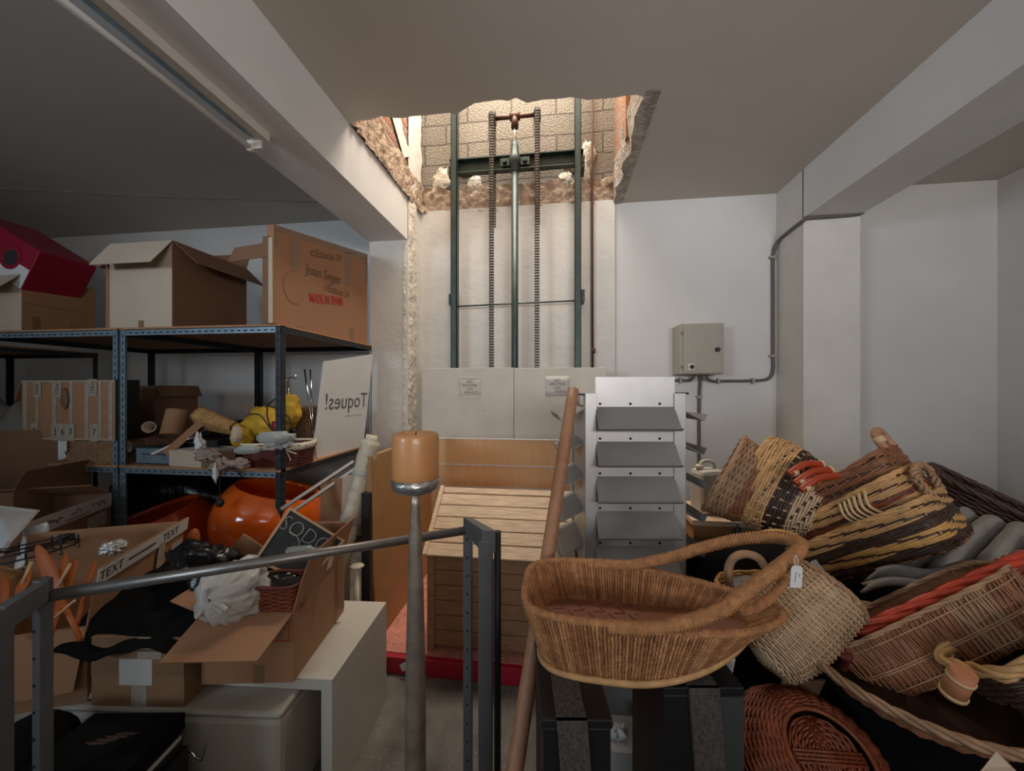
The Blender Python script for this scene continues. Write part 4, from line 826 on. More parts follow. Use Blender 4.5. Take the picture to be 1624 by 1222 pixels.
# ---- lower-left cartons
cC = carton('carton', 'large open carton with printed parcel tape, orange paddles standing in it', TR((-1.905, 1.16, .412), 0, 0, 113), .52, .55, .25, 'card', {'f': (7, .19, 'card_or'), 'r': (-4, .17, 'card'), 'l': (170, .19, 'card'), 'b': (60, .14)})
XF = Matrix.Translation((0, -.275, .25)) @ Matrix.Rotation(R(7), 4, 'X')
for (a, b, c_, d_) in ((.06, -.02, .10, .14), (-.26, .13, .26, .185)):
    g = MB(); g.bb((a, -.003, b), (c_, -.0005, d_), X=XF @ Matrix.Translation((0, -.006, 0))); g.build('tape', M['tape_clear'] if d_ < .15 else M['label'], cC)
for x, b_ in ((-.20, 'TEXT'), (.13, 'TEXT')): lettering(cC, b_, .045, XF @ Matrix.Translation((x, -.0105, .158)) @ FX, 'ink')
g = MB(); g.bb((-.12, -.0105, .155), (.03, -.009, .161), X=XF); g.build('printed_line', M['ink'], cC)
g = MB(); g.bb((.15, -.0075, .04), (.23, -.006, .10), X=XF); g.build('label', M['tape_clear'], cC)
cD = carton('carton', 'carton with printed tape along its top edge on the lower shelf at left', TR((-2.89, 1.60, .38), 0, 0, 114), .56, .50, .42, 'card_dark', {'b': (88, .2, 'card'), 'l': (60, .2, 'card'), 'r': (-60, .16, 'card')})
g = MB(); g.bb((-.28, -.2525, .34), (.28, -.251, .42)); g.build('tape', M['label'], cD)
carton('carton', 'plain brown carton under the one with printed tape, mostly hidden', TR((-2.89, 1.60, 0), 0, 0, 114), .54, .48, .38, 'card_dark', {}, closed=True)
g = MB(); scrawl(g, onf(-.15, -.2530, .375), .16, .035, 18, .0028, seed=3); scrawl(g, onf(.02, -.2530, .385), .07, .03, 9, .002, seed=4); scrawl(g, onf(.18, -.2530, .38), .10, .03, 12, .002, seed=5); g.bb((-.05, -.2532, .352), (.12, -.2525, .356)); g.build('scribble', M['ink'], cD)
g = MB(); g.bb((.10, -.2525, .24), (.24, -.251, .32)); g.build('label', M['tape_clear'], cD)
carton('carton', 'tall dark brown carton with a wide raised flap at the left edge', TR((-3.32, 1.78, .42), 0, 0, 14), .62, .42, .46, 'card_dark', {'b': (0, .30, 'card_dark'), 'r': (20, .12, 'card_dark')})
wp = MB(); q = [P(-8, 888, 1.45), P(12, 858, 1.47), P(58, 808, 1.75), P(-12, 800, 1.75)]; wp.slab(q, .012); solo('white_board', wp, M['whitep'], 'white board lying askew on the carton at the left edge', 'board')
wp = MB(); q = [P(20, 905, 1.55), P(74, 880, 1.6), P(74, 828, 1.65), P(40, 838, 1.65)]; wp.slab(q, .012); solo('white_board', wp, M['whitep'], 'second white board standing behind the wire hoop', 'board')
# wire hoop ornament
hp = thing('wire_hoop', 'black wire hoop ornament with little hooks at the left edge', 'ornament', P(30, 900, 1.4)); g = MB()
for (r0, dz) in ((.14, 0), (.125, .02)): g.tube([P(35, 878, 1.42) + Vector((r0 * 1.3 * math.cos(t), r0 * .9 * math.sin(t), dz + .03 * math.cos(t))) for t in [q_ * PI / 20 for q_ in range(40)]], .0035, 5, closed=True)
for k in range(10):
    t = k * PI / 5; a = P(35, 878, 1.42) + Vector((.18 * math.cos(t), .125 * math.sin(t), .03 * math.cos(t))); g.tube([a, a + Vector((0, 0, .03))], .003, 5); g.tube(spline([a, a + Vector((.006, 0, -.02)), a + Vector((-.008, 0, -.022))]), .002, 5)
    if k < 5: g.tube([a, P(35, 878, 1.42) * 2 - a + Vector((0, 0, .04))], .002, 5)
g.tube([P(60, 872, 1.4), P(105, 855, 1.45)], .004, 5); g.blob(P(103, 853, 1.45), (.02, .02, .015), 3, .6); g.build('wire_frame', M['black'], hp, world=True)
# orange paddles
for i, (a, b, c_, d_, wd) in enumerate(((60, 868, 98, 950, .030), (118, 888, 100, 945, .024), (46, 905, 26, 950, .026), (6, 912, 8, 965, .024), (150, 890, 140, 925, .016), (104, 880, 96, 930, .02))):
    p_ = P(a, b, 1.22 + .03 * i); q_ = P(c_, d_, 1.15 + .03 * i); bz = q_ + (q_ - p_).normalized() * .16; ax = (p_ - q_).normalized(); g = MB()
    X = frame(q_, ax, (.3, -1, .2)); L = (p_ - q_).length
    g.tube([q_ + (q_ - p_).normalized() * .16, q_], .007, 8); g.blob((L * .55, 0, 0), (L * .5, wd * .72, .007), i, .03, X=X)
    solo('orange_paddle', g, M['orangew'], ['tallest orange wooden paddle, tip highest beside the wire hoop', 'round-headed orange paddle nearest the parcel tape lettering', 'orange paddle between the tallest one and the left edge', 'orange paddle at the very left edge of the carton', 'small orange paddle deep in the carton by the taped flap', 'slim dark orange paddle behind the round-headed one'][i], 'paddle', 'orange wooden paddles in the open carton')
for i, (a, b, c_, d_) in enumerate(((50, 890, 36, 925), (112, 893, 92, 930), (80, 985, 118, 952))):
    g = MB(); g.tube([P(a, b, 1.12), P(c_, d_, 1.1)], .004, 6); solo('thin_stick', g, M['wrapc'], ['thin pale stick at the far left among the paddles', 'thin pale stick beside the round-headed paddle', 'thin pale stick leaning under the metal rail'][i], 'stick', 'thin sticks among the paddles')
g = MB(); g.blob(P(180, 868, 1.42), (.035, .03, .022), 3, .7, 2.5); solo('silver_bow', g, M['alu'], 'crumpled silver bow inside the taped carton', 'bow')
g = MB(); g.grid(lambda u, v: (-1.86 + u * .42, 1.005 + v * .02 + .035 * u, .415 + .05 * v + .008 * math.sin(u * 26)), 40, 4); solo('white_cloth', g, M['vinyl'], 'crumpled whitish paper wrapping at the bench front edge', 'paper', solid=.004)
# black lidded box in front of the bench
bx = thing('black_box', 'flat black box with a faint printed lid before the bench', 'box', TR((-1.235, .875, .372), 0, 0, 8))
MB().bb((-.14, -.08, 0), (.125, .08, .09)).build('body', M['black'], bx, bevel=.004)
MB().bb((-.144, -.084, .05), (.129, .084, .10)).build('lid', M['blackcloth_shade'], bx, bevel=.004)
g = MB(); [g.blob((-.03 + .018 * k_, -.012 + .009 * k_, .1002), (.028, .004, .0006), k_, .5) for k_ in range(4)]; g.build('printed_mark', M['w_dark'], bx)
g = MB(); g.bb((.1255, -.07, .03), (.1275, .07, .042)); g.build('white_edge', M['label'], bx)
carton('black_crate', 'black box under the printed black box, lower left corner', TR((-1.235, .875, 0), 0, 0, 8), .27, .17, .37, 'black', {}, closed=True)
ch = MB(); ch.blob((-1.50, .86, .42), (.11, .10, .08), 5, .1, 1); ch.bb((-1.56, .80, 0), (-1.42, .92, .38)); solo('black_cushion', ch, M['blackcloth_shade'], 'rounded black padded object behind the left rail post', 'seat')

# =====================================================================  METAL FRAME AND CANDLE STAND
fr = thing('display_rack', 'grey steel display frame, its round top rail crossing the lower left', 'display frame', (-.30, 1.27, 0))
rp = P(742, 840, 1.30); lp = P(40, 950, .885)
g = MB(); g.tube([lp, rp], .0145, 18); tu = g.build('top_rail', M['steel'], fr, world=True)
g = MB(); mm_ = lp.lerp(rp, .27); g.tube([mm_ + Vector((0, -.0165, 0)), mm_ + Vector((0, -.012, 0))], .004, 8); g.build('screw', M['black'], tu, world=False) if 0 else None
def upright(base, px0, px1, d0, d1, top0, top1, nm):
    # pair of uprights joined by a slanting cap: rear (hole strip) and front
    for (px, d, tz, wd) in ((px0, d0, top0, .030), (px1, d1, top1, .044)):
        c = P(px, 1000, d); g = MB(); g.bb((c.x - wd / 2, c.y - .01, 0), (c.x + wd / 2, c.y + .015, tz)); pt = g.build('upright', M['greysteel'], fr, world=True, bevel=.002)
        if wd < .04 or nm == 'l':
            g = MB(); z = tz - .04
            while z > .05: g.tube([(c.x, c.y - .0115, z), (c.x, c.y - .009, z)], .0038, 8); z -= .065
            g.build('peg_holes', M['hole'], pt, world=False) if 0 else None
            g.build('peg_hole_row', M['hole'], fr, world=True)
upright(fr, 742, 770, 1.30, 1.17, .96, .965, 'r')
a = P(742, 820, 1.30); b = P(775, 846, 1.16)
g = MB(); g.hexa([a + Vector((-.017, 0, -.05)), a + Vector((.017, 0, -.05)), b + Vector((.022, 0, -.06)), b + Vector((-.022, 0, -.06)), a + Vector((-.017, 0, .0)), a + Vector((.017, 0, .0)), b + Vector((.022, 0, .012)), b + Vector((-.022, 0, .012))]); g.build('cap_plate', M['greysteel'], fr, world=True, bevel=.002)
c = P(66, 1000, .89); g = MB(); g.bb((c.x - .012, c.y - .01, 0), (c.x + .012, c.y + .015, P(66, 918, .89).z)); g.build('upright', M['greysteel'], fr, world=True, bevel=.002)
g = MB(); z = .93
while z > .3: g.tube([(c.x - .005, c.y - .0115, z), (c.x - .005, c.y - .009, z)], .0038, 8); z -= .065
g.build('peg_hole_row', M['hole'], fr, world=True)
c2 = P(0, 1000, .82); g = MB(); g.bb((c2.x - .014, c2.y - .01, 0), (c2.x + .014, c2.y + .015, P(0, 965, .82).z)); g.build('upright', M['greysteel'], fr, world=True, bevel=.002)
a = P(72, 918, .89); b = P(0, 962, .82)
g = MB(); g.hexa([a + Vector((-.012, 0, -.05)), a + Vector((.012, 0, -.05)), b + Vector((.014, 0, -.06)), b + Vector((-.014, 0, -.06)), a + Vector((-.012, 0, .0)), a + Vector((.012, 0, .0)), b + Vector((.014, 0, .0)), b + Vector((-.014, 0, .0))]); g.build('cap_plate', M['greysteel'], fr, world=True, bevel=.002)
bt = P(789, 842, 1.24); g = MB(); g.tube([Vector((bt.x, bt.y, 0)), bt], .012, 14); solo('black_tube', g, M['black'], 'slim black tube standing just right of the frame upright', 'tube')
cs = P(659, 770, .95); cs0 = (cs.x, cs.y, 0); topz = P(659, 760, .95).z
cn = thing('candle_stand', 'tall tapered bronze floor candle holder with foil-edged cup', 'candle holder', cs0)
g = MB(); g.lathe([(.11, 0), (.11, .012), (.04, .03), (.031, .10), (.029, .30), (.0272, .457), (.0262, .60), (.0247, .739), (.0213, .903), (.0165, 1.067), (.0120, 1.15), (.0113, topz - .03)], 28); g.build('stem', M['polem'], cn)
g = MB(); g.lathe([(.012, topz - .035), (.05, topz - .028), (.0605, topz - .018), (.062, topz + .006), (.060, topz + .006), (.058, topz - .012), (.001, topz - .014)], 36); lab(g.build('cup', M['silverfoil'], cn), 'crinkled silver cup')
g = MB(); hh = P(659, 686, .95).z; g.lathe([(.0575, topz - .011), (.059, topz + .02), (.0595, hh - .01), (.057, hh - .001), (.052, hh), (.048, hh - .006), (.001, hh - .008)], 44)
cdl = thing('candle', 'large amber pillar candle standing in the foil cup', 'candle', (cs.x, cs.y, topz - .013))
g.build('wax_body', M['wax'], cdl, loc=None).location = (0, 0, -(topz - .013))
g = MB(); g.tube([(0, 0, hh - .01), (.002, 0, hh + .002)], .0015, 5); o = g.build('wick', M['black'], cdl); o.location = (0, 0, -(topz - .013))
# =====================================================================  SLOTTED DISPLAY TOWER AND POLE
tw = thing('display_tower', 'silver four-sided metal display tower with sloping grey shelves', 'display stand', TR((P(986, 1000, 1.76).x, P(986, 1000, 1.76).y, 0), 0, 0, 7))
hw, hd = .215, .20
for (x, y) in ((-hw, -hd), (hw, -hd), (-hw, hd), (hw, hd)):
    g = MB(); sx = 1 if x < 0 else -1; sy = 1 if y < 0 else -1
    g.bb((x, y, .02), (x + sx * .05, y + sy * .003, 1.43)); g.bb((x, y, .02), (x + sx * .003, y + sy * .05, 1.43)); g.build('corner_upright', M['alu'], tw, bevel=.001)
for a in (0, 90, 180, 270):
    X = Matrix.Rotation(R(a), 4, 'Z'); dd = hd if a in (0, 180) else hw; ww = (hw if a in (0, 180) else hd) - .045; tp = 1.50 if a == 0 else 1.36
    g = MB(); g.bb((-ww, -dd + .008, .05), (ww, -dd + .012, tp), X=X)
    if a == 0:
        z = 1.385
        k = 0
        while z > .1:
            for x in (-ww + .02, -.02, ww * .62): g.tube([X @ Vector((x, -dd + .0075, z)), X @ Vector((x, -dd + .006, z))], .0055, 10, 1)
            z -= .149
    g.build('back_sheet', [M['alu'], M['hole']], tw)
    for k in range(6 if a == 0 else 5):
        z = 1.375 - .149 * k - (0.01 if a else 0)
        if z < .4: break
        sh = MB(); w2 = ww - .002; s0 = Vector((0, -dd + .01, z)); s1 = Vector((0, -dd - .062, z - .098)) if a == 0 else Vector((0, -dd - .10, z - .055))
        ax = (s1 - s0).normalized(); up = Vector((0, ax.z, -ax.y)); up = -up if up.z < 0 else up
        q = [s0 + Vector((-w2, 0, 0)), s0 + Vector((w2, 0, 0)), s1 + Vector((w2 + .004, 0, 0)), s1 + Vector((-w2 - .004, 0, 0))]; sh.slab([p_ for p_ in q][::-1], .003, X=X)
        l0 = s1; l1 = s1 + up * (.016 if a == 0 else .03); q = [l0 + Vector((-w2 - .004, 0, 0)), l0 + Vector((w2 + .004, 0, 0)), l1 + Vector((w2 + .004, 0, 0)), l1 + Vector((-w2 - .004, 0, 0))]; sh.slab(q, .003, X=X)
        sh.build('sloping_shelf', M['shelfgrey'], tw)
g = MB(); g.bb((-hw, -hd, 0), (hw, hd, .02)); g.build('base_plate', M['greysteel'], tw)
g = MB(); g.tube([(-hw - .04, -hd + .02, 1.425), (-hw + .06, -hd + .02, 1.425)], .004, 6); g.build('wire_pin', M['black'], tw)
g = MB(); g.tube([(hw - .06, -hd + .02, 1.43), (hw + .02, -hd + .02, 1.43)], .004, 6); g.build('wire_pin', M['black'], tw)
t0 = P(909, 618, 1.46); b0 = P(868, 885, 1.16); dr_ = (b0 - t0).normalized(); e0 = t0 + dr_ * (t0.z / -dr_.z)
g = MB(); n_ = 24; pts = [t0.lerp(e0, k / n_) for k in range(n_ + 1)]; g.tube(pts, [.0225 + .0016 * (k % 6 == 5) for k in range(n_ + 1)], 18)
solo('wooden_pole', g, M['woodpole'], 'long round reddish wooden pole leaning against the silver display tower', 'pole', bevel=0)
# =====================================================================  PEDESTALS UNDER THE LONG BASKET
for i, (px0, px1, f0, f1, d, zt, ws, lb) in enumerate(((862, 968, 882, 930, .74, .783, .24, 'left black pedestal with a grey felt strip under the long rope basket'), (1053, 1176, 1090, 1138, .82, .783, .22, 'right black pedestal with grey felt strip and grey-green side under the rope basket'))):
    c = P((px0 + px1) / 2, 1100, d); wd = (px1 - px0) / F * d; t = thing('black_pedestal', lb, 'pedestal', TR((c.x, c.y, 0), 0, 0, R(0) + 7), 'black pedestals')
    MB().bb((-wd / 2, 0, 0), (wd / 2, ws, zt - .02)).build('body', M['black'], t, bevel=.003)
    MB().bb((-wd / 2 - .004, -.004, zt - .018), (wd / 2 + .004, ws, zt)).build('top', M['black'], t, bevel=.002)
    fx0 = ((f0 + f1) / 2 - (px0 + px1) / 2) / F * d; fw = (f1 - f0) / F * d / 2
    g = MB(); g.bb((fx0 - fw, -.008, zt), (fx0 + fw, ws, zt + .003)); g.hexa([(fx0 - fw + .06, -.009, 0), (fx0 + fw + .06, -.009, 0), (fx0 + fw + .06, -.001, 0), (fx0 - fw + .06, -.001, 0), (fx0 - fw, -.009, zt + .003), (fx0 + fw, -.009, zt + .003), (fx0 + fw, -.001, zt + .003), (fx0 - fw, -.001, zt + .003)]); g.build('felt_strip', M['felt'], t)
    if i: MB().bb((fx0 + fw, -.006, 0), (wd / 2 + .002, -.001, zt - .02)).build('side_panel', M['graygreen'], t)
    else: MB().bb((wd / 2 - .001, .004, 0), (wd / 2 + .002, ws, zt - .02)).build('side_panel', M['graygreen'], t)
g = MB(); q = P(1010, 1166, 1.30); g.bb((q.x - .10, q.y - .02, 0), (q.x + .10, q.y + .13, .17)); g.bb((q.x - .012, q.y - .022, .08), (q.x + .012, q.y - .0195, .13), 1); solo('white_plinth', g, [M['label'], M['hole']], 'small pale plinth block with dark hole on the floor before the tower', 'plinth', bevel=.003)
g = MB(); g.blob(P(978, 1160, 1.35), (.03, .025, .02), 3, .7, 2); solo('crumpled_paper', g, M['paper'], 'small crumpled paper on the plinth block by the tower foot', 'paper')
g = MB(); a = P(1130, 1050, 1.05); g.grid(lambda u, v: a + Vector((u * .10 - .03, .02 * math.sin(u * 14) + .04 * v, .04 - v * .12 - u * .02)), 12, 10); solo('white_sheet', g, M['whitep'], 'creased white sheet hanging beneath the rope basket at its right', 'sheet', solid=.002)
# =====================================================================  LONG ROPE BASKET (bed-shaped)
mo = thing('rope_basket', 'long boat-shaped basket bound in twisted brown seagrass rope, loop handles rising right', 'basket', (.130, .97, .793))
def plan(th):   # squarish at the left, drawn to a point at the right
    c, s_ = math.cos(th), math.sin(th)
    if c <= 0: k = (abs(c) ** 4 + abs(s_) ** 4) ** -.25; return Vector((.02 + .235 * c * k, .145 * s_ * k, 0))
    return Vector((.02 + .395 * c ** .95, .145 * math.copysign(abs(s_) ** 1.35, s_), 0))
def wallS(th, v):
    b = plan(th); c = max(0, math.cos(th)); k = .80 + .20 * v; 
    z = v * (.138 - .045 * c) + .06 * max(0, c) ** 1.6 * (1 - v) + .02 * max(0, c) ** 3
    return Vector(((b.x - .02) * (k if b.x > .02 else .80 + .20 * v) + .02, b.y * k, z))
g = MB(); ths = []; N = 188
# even spacing along the rim
samp = [wallS(2 * PI * k / 1500, .5) for k in range(1501)]; acc = [0]
for p_, q_ in zip(samp, samp[1:]): acc.append(acc[-1] + (q_ - p_).length)
i_ = 0
for k in range(N):
    d = acc[-1] * k / N
    while acc[i_ + 1] < d: i_ += 1
    ths.append(2 * PI * (i_ + (d - acc[i_]) / (acc[i_ + 1] - acc[i_])) / 1500)
cen = Vector((.05, 0, 0))
for k, th in enumerate(ths):
    outw = (wallS(th, .5) - wallS(th, .5).project(Vector((0, 0, 1))) - cen).normalized(); jit = random.uniform(-.0006, .0006)
    tn = Vector((-outw.y, outw.x, 0)); ph = random.uniform(0, 6)
    pts = [wallS(th, v) + outw * (.006 + jit) + tn * .0007 * math.sin(ph + v * 22) for v in [q / 9 for q in range(10)]] + [wallS(th, 1) + Vector((0, 0, .009))] + [wallS(th, v) - outw * (.006 + jit) for v in [1 - q / 7 for q in range(8)]]
    g.tube(pts, .0037 + random.uniform(0, .0004), 6, random.choice((0, 0, 1, 2)))
g.build('rope_wall', [M['w_rope'], M['w_rope2'], M['w_rope3']], mo)
g = MB(); g.grid(lambda u, v: wallS(u * 2 * PI, v), 120, 6); g.build('wall_core', M['w_rope3'], mo, solid=.008)
g = MB(); ring = [wallS(2 * PI * k / 90, .36) for k in range(90)]; c_ = Vector((.05, 0, .04)); g.add([c_] + [Vector((q.x * .97, q.y * .97, max(.04, q.z - .008))) for q in ring], [(0, k + 1, (k + 1) % 90 + 1) for k in range(90)]); fl_ = g.build('woven_floor', M['leather'], mo)
g = MB()
for r_ in range(7):
    for c2_ in range(9):
        x = -.17 + c2_ * .055 + (r_ % 2) * .0275; y = -.12 + r_ * .036
        if abs(y) < .115 - max(0, x) * .25 and x < .3: g.tube([(x, y, .0415), (x + .03, y + .004, .0415), (x + .012, y + .034, .0415)], .0011, 4)
g.build('floor_seams', M['w_dark'], mo)
g = MB(); g.tube([wallS(2 * PI * k / 120, 0) * 1.0 + Vector((0, 0, -.004)) + (wallS(2 * PI * k / 120, 0) - Vector((.05, 0, 0))).normalized() * .008 for k in range(120)], .0085, 8, closed=True); g.build('base_rim', M['w_nat'], mo)
rimp = [wallS(th, 1) + Vector((0, 0, .002)) for th in ths]
g = MB(); wrapped(g, rimp + [rimp[0]], .0085, .0070, 0, 7, rip=.16); g.build('rim', M['w_rope'], mo)
apex = Vector((.455, .0, .283))
for s_ in (-1, 1):
    st_ = wallS(s_ * 1.42, 1); p2 = wallS(s_ * 1.15, 1)
    path = spline([wallS(s_ * 1.75, 1) + Vector((0, 0, -.004)), st_ + Vector((.0, 0, .006)), p2 + Vector((.02, s_ * .006, .055)), Vector((.265, s_ * .118, .207)), Vector((.35, s_ * .085, .250)), Vector((.42, s_ * .045, .276)), apex], 14)
    g = MB(); wrapped(g, path, .0145, .0075, 0, 12, rip=.12); g.build('handle', M['w_rope'], mo)
g = MB(); cq = wallS(0, 1) + Vector((-.035, 0, .05)); wrapped(g, spline([cq + Vector((-.03 + .055 * math.cos(t) + .02 * math.sin(t), -.035 + .02 * math.cos(t), .012 + .042 * math.sin(t) + .012 * math.cos(t))) for t in [q_ * PI / 5 for q_ in range(11)]], 8), .0105, .0070, 0, 8, rip=.14); g.build('end_loop', M['w_rope'], mo)
tg = thing('price_tag', 'white price tag on string tied to the rope basket handle', 'tag', P(1262, 912, .80)); g = MB()
tc_ = P(1263, 914, .80); X = TR(tc_, 0, 4, 12)
g.add([(x, y, z) for y in (-.0006, .0006) for x, z in ((-.0135, -.024), (.0135, -.024), (.0135, .018), (.008, .024), (-.008, .024), (-.0135, .018))], [(0, 1, 2, 3, 4, 5), (11, 10, 9, 8, 7, 6)] + [(k, k + 6, (k + 1) % 6 + 6, (k + 1) % 6) for k in range(6)], 0, X); g.build('card', M['paper'], tg, world=True)
g = MB(); scrawl(g, X @ TR((-.003, -.001, 0), 90, 0, 0) @ Matrix.Rotation(PI / 2, 4, 'Z'), .022, .005, 9, .0005); scrawl(g, X @ TR((.006, -.001, .004), 90, 0, 0) @ Matrix.Rotation(PI / 2, 4, 'Z'), .008, .005, 4, .0005); g.build('lettering', M['ink'], tg, world=True)
g = MB(); g.tube(spline([tc_ + Vector((0, 0, .02)), P(1260, 890, .80), P(1262, 880, .80), P(1266, 890, .80), tc_ + Vector((.0, 0, .02))], 6), .0011, 5); g.build('string', M['foam'], tg, world=True)
# =====================================================================  BASKET HEAP
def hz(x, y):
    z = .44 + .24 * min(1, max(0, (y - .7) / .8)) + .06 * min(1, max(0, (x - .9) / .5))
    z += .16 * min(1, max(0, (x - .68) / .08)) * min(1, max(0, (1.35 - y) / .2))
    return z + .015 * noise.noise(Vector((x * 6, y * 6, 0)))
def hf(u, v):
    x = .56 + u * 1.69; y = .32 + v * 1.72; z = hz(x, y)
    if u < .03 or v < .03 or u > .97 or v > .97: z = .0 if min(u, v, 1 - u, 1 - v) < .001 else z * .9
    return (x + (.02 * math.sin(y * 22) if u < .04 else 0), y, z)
g = MB(); g.grid(hf, 70, 70); solo('black_cloth_and_shade', g, M['blackcloth_shade'], 'added black sheet filling the shaded gaps beneath the heap of wicker baskets', 'cloth')  # black sheet added to hold the baskets and fill shaded gaps with black
def rectbasket(name, label, X, a, b, h, rows, st, r, band, group=None, taper=.82, p=4.5, rim=None, rimr=.006, inner=None, bottom='w_brown', twist=0, fl=1.0, ph=PI, bulge=False):
    t = thing(name, label, 'basket', X, group); se = superel(a, b, p); S = lambda th, v: se(th) * (taper + (1 - taper) * (math.sin(v * PI * .62) if bulge else v)) + Vector((0, 0, h * v))
    used = []
    def mi(v, i):
        n_ = band(v); used.append(n_) if n_ not in used else None; return used.index(n_)
    g = MB(); weave(g, S, 0, 1, rows, st, r, mi, stake_mi=None, fl=fl, ph=ph); names = used[:]
    k = len(names)
    for j in range(st):
        th = 2 * PI * j / st; g.tube([S(th, q / 8) for q in range(9)], r * .8, 4, 0)
    g.build('woven_wall', [M[q] for q in names], t)
    g = MB(); g.grid(lambda u, v: S(u * 2 * PI, v * .98) * 1.0, 48, 3); g.build('wall_core', M[inner or 'w_dark'], t, solid=.002)
    g = MB(); ring = [S(2 * PI * q / 48, .02) for q in range(48)]; g.add([Vector((0, 0, .002))] + ring, [(0, q + 1, (q + 1) % 48 + 1) for q in range(48)])
    nb = int(2 * b * taper / (r * 2.3))
    for q in range(nb):
        y = -b * taper + (q + .5) * 2 * b * taper / nb; k_ = (1 - min(1, abs(y / (b * taper))) ** p) ** (1 / p) * a * taper
        g.tube([(-k_ + 2 * k_ * s_ / 14, y, -.002 + r * .6 * (-1) ** (s_ + q)) for s_ in range(15)], r, 4)
    g.build('woven_base', M[bottom], t)
    path = [S(2 * PI * q / 90, 1) for q in range(90)]
    g = MB(); braid(g, path, rimr * .8, rimr, twist or int(9 * a / .2), 3, 0); g.build('rim', M[rim or names[-1]], t)
    return t, S
# striped round-cornered baskets at the back (mouth turned up and away to the left)
bp = P(1303, 806, 1.42); axd = Vector((-.66, .68, .32))
XA = frame(bp, Vector((.45, .1, .75)), axd)
tA, SA = rectbasket('striped_basket', 'plump striped willow basket with dark brown band and polished red handles', XA, .195, .145, .24, 30, 30, .0048, lambda v: 'w_pale' if v < .26 else ('w_dark' if v < .52 else 'w_nat'), taper=.60, p=2.5, bottom='w_pale', fl=2.0, ph=PI * .55, bulge=True)
for k in range(3):
    c = XA.inverted() @ P(1290 + 6 * k, 752 + 12 * k - 6, 1.40)
    a_ = XA.inverted() @ P(1251 + 9 * k, 755 + 11 * k - 4 * (k == 0), 1.36 - .02 * k); b_ = XA.inverted() @ P(1302 + 14 * k, 736 + 9 * k, 1.36 - .02 * k); m_ = (a_ + b_) / 2 + (XA.inverted().to_3x3() @ Vector((0, 0, .018)))
    g = MB(); g.tube(spline([a_, m_, b_], 8), .0125, 12); h_ = g.build('handle', M['handle'], tA)
    g = MB(); s1 = a_.lerp(b_, .10); g.tube([s1, a_.lerp(b_, .24)], .015, 10); g.build('cane_binding', M['wrapc'], tA); g = MB(); g.tube([a_.lerp(b_, .99), b_ + (b_ - a_) * .06], .015, 10); g.build('cane_binding', M['wrapc'], tA)
XO = frame(bp + axd.normalized() * .20 + Vector((-.05, 0, -.03)), Vector((.45, .1, .75)), Vector((-.8, .35, .30)))
tO, SO = rectbasket('round_basket', 'finely woven tan basket with hoop handle and tag, behind the striped one', XO, .185, .15, .12, 16, 34, .0042, lambda v: 'w_brown' if v < .4 else 'w_tan', taper=.86, p=2.3, rim='w_tan')
g = MB(); hp_ = [XO.inverted() @ P(a, b, 1.58) for a, b in [(1196, 768), (1200, 752), (1212, 740), (1228, 738), (1238, 746)]]; g.tube(spline(hp_, 8), .0055, 7); g.build('hoop_handle', M['w_tan'], tO)
tcn = P(1186, 782, 1.50); g = MB(); X = TR(tcn, 0, -6, 25); g.add([(x, y, z) for y in (-.0006, .0006) for x, z in ((-.018, -.024), (.018, -.024), (.018, .014), (.004, .026), (-.018, .016))], [(0, 1, 2, 3, 4), (9, 8, 7, 6, 5)] + [(k, k + 5, (k + 1) % 5 + 5, (k + 1) % 5) for k in range(5)], 0, X)
g.tube([tcn + Vector((.004, 0, .022)), P(1192, 768, 1.52)], .0012, 5); solo('price_tag', g, M['paper'], 'blank white tag on the tan hoop-handled basket', 'tag')
g = MB(); g.tube([P(1190 + 75 * k / 20, 850 - 9 * math.sin(PI * k / 20), 1.3) for k in range(21)], .007, 6); g.tube([P(1195 + 68 * k / 20, 856 - 9 * math.sin(PI * k / 20), 1.28) for k in range(21)], .006, 6); solo('willow_hoop', g, M['w_gold'], 'golden willow hoop under the striped basket beyond the rope handle', 'hoop')
g = MB(); g.blob(P(1358, 800, 1.55), (.06, .06, .05), 3, .3); solo('green_cloth', g, M['greenf'], 'dark green cloth wedged between the striped basket and the long trays', 'cloth')
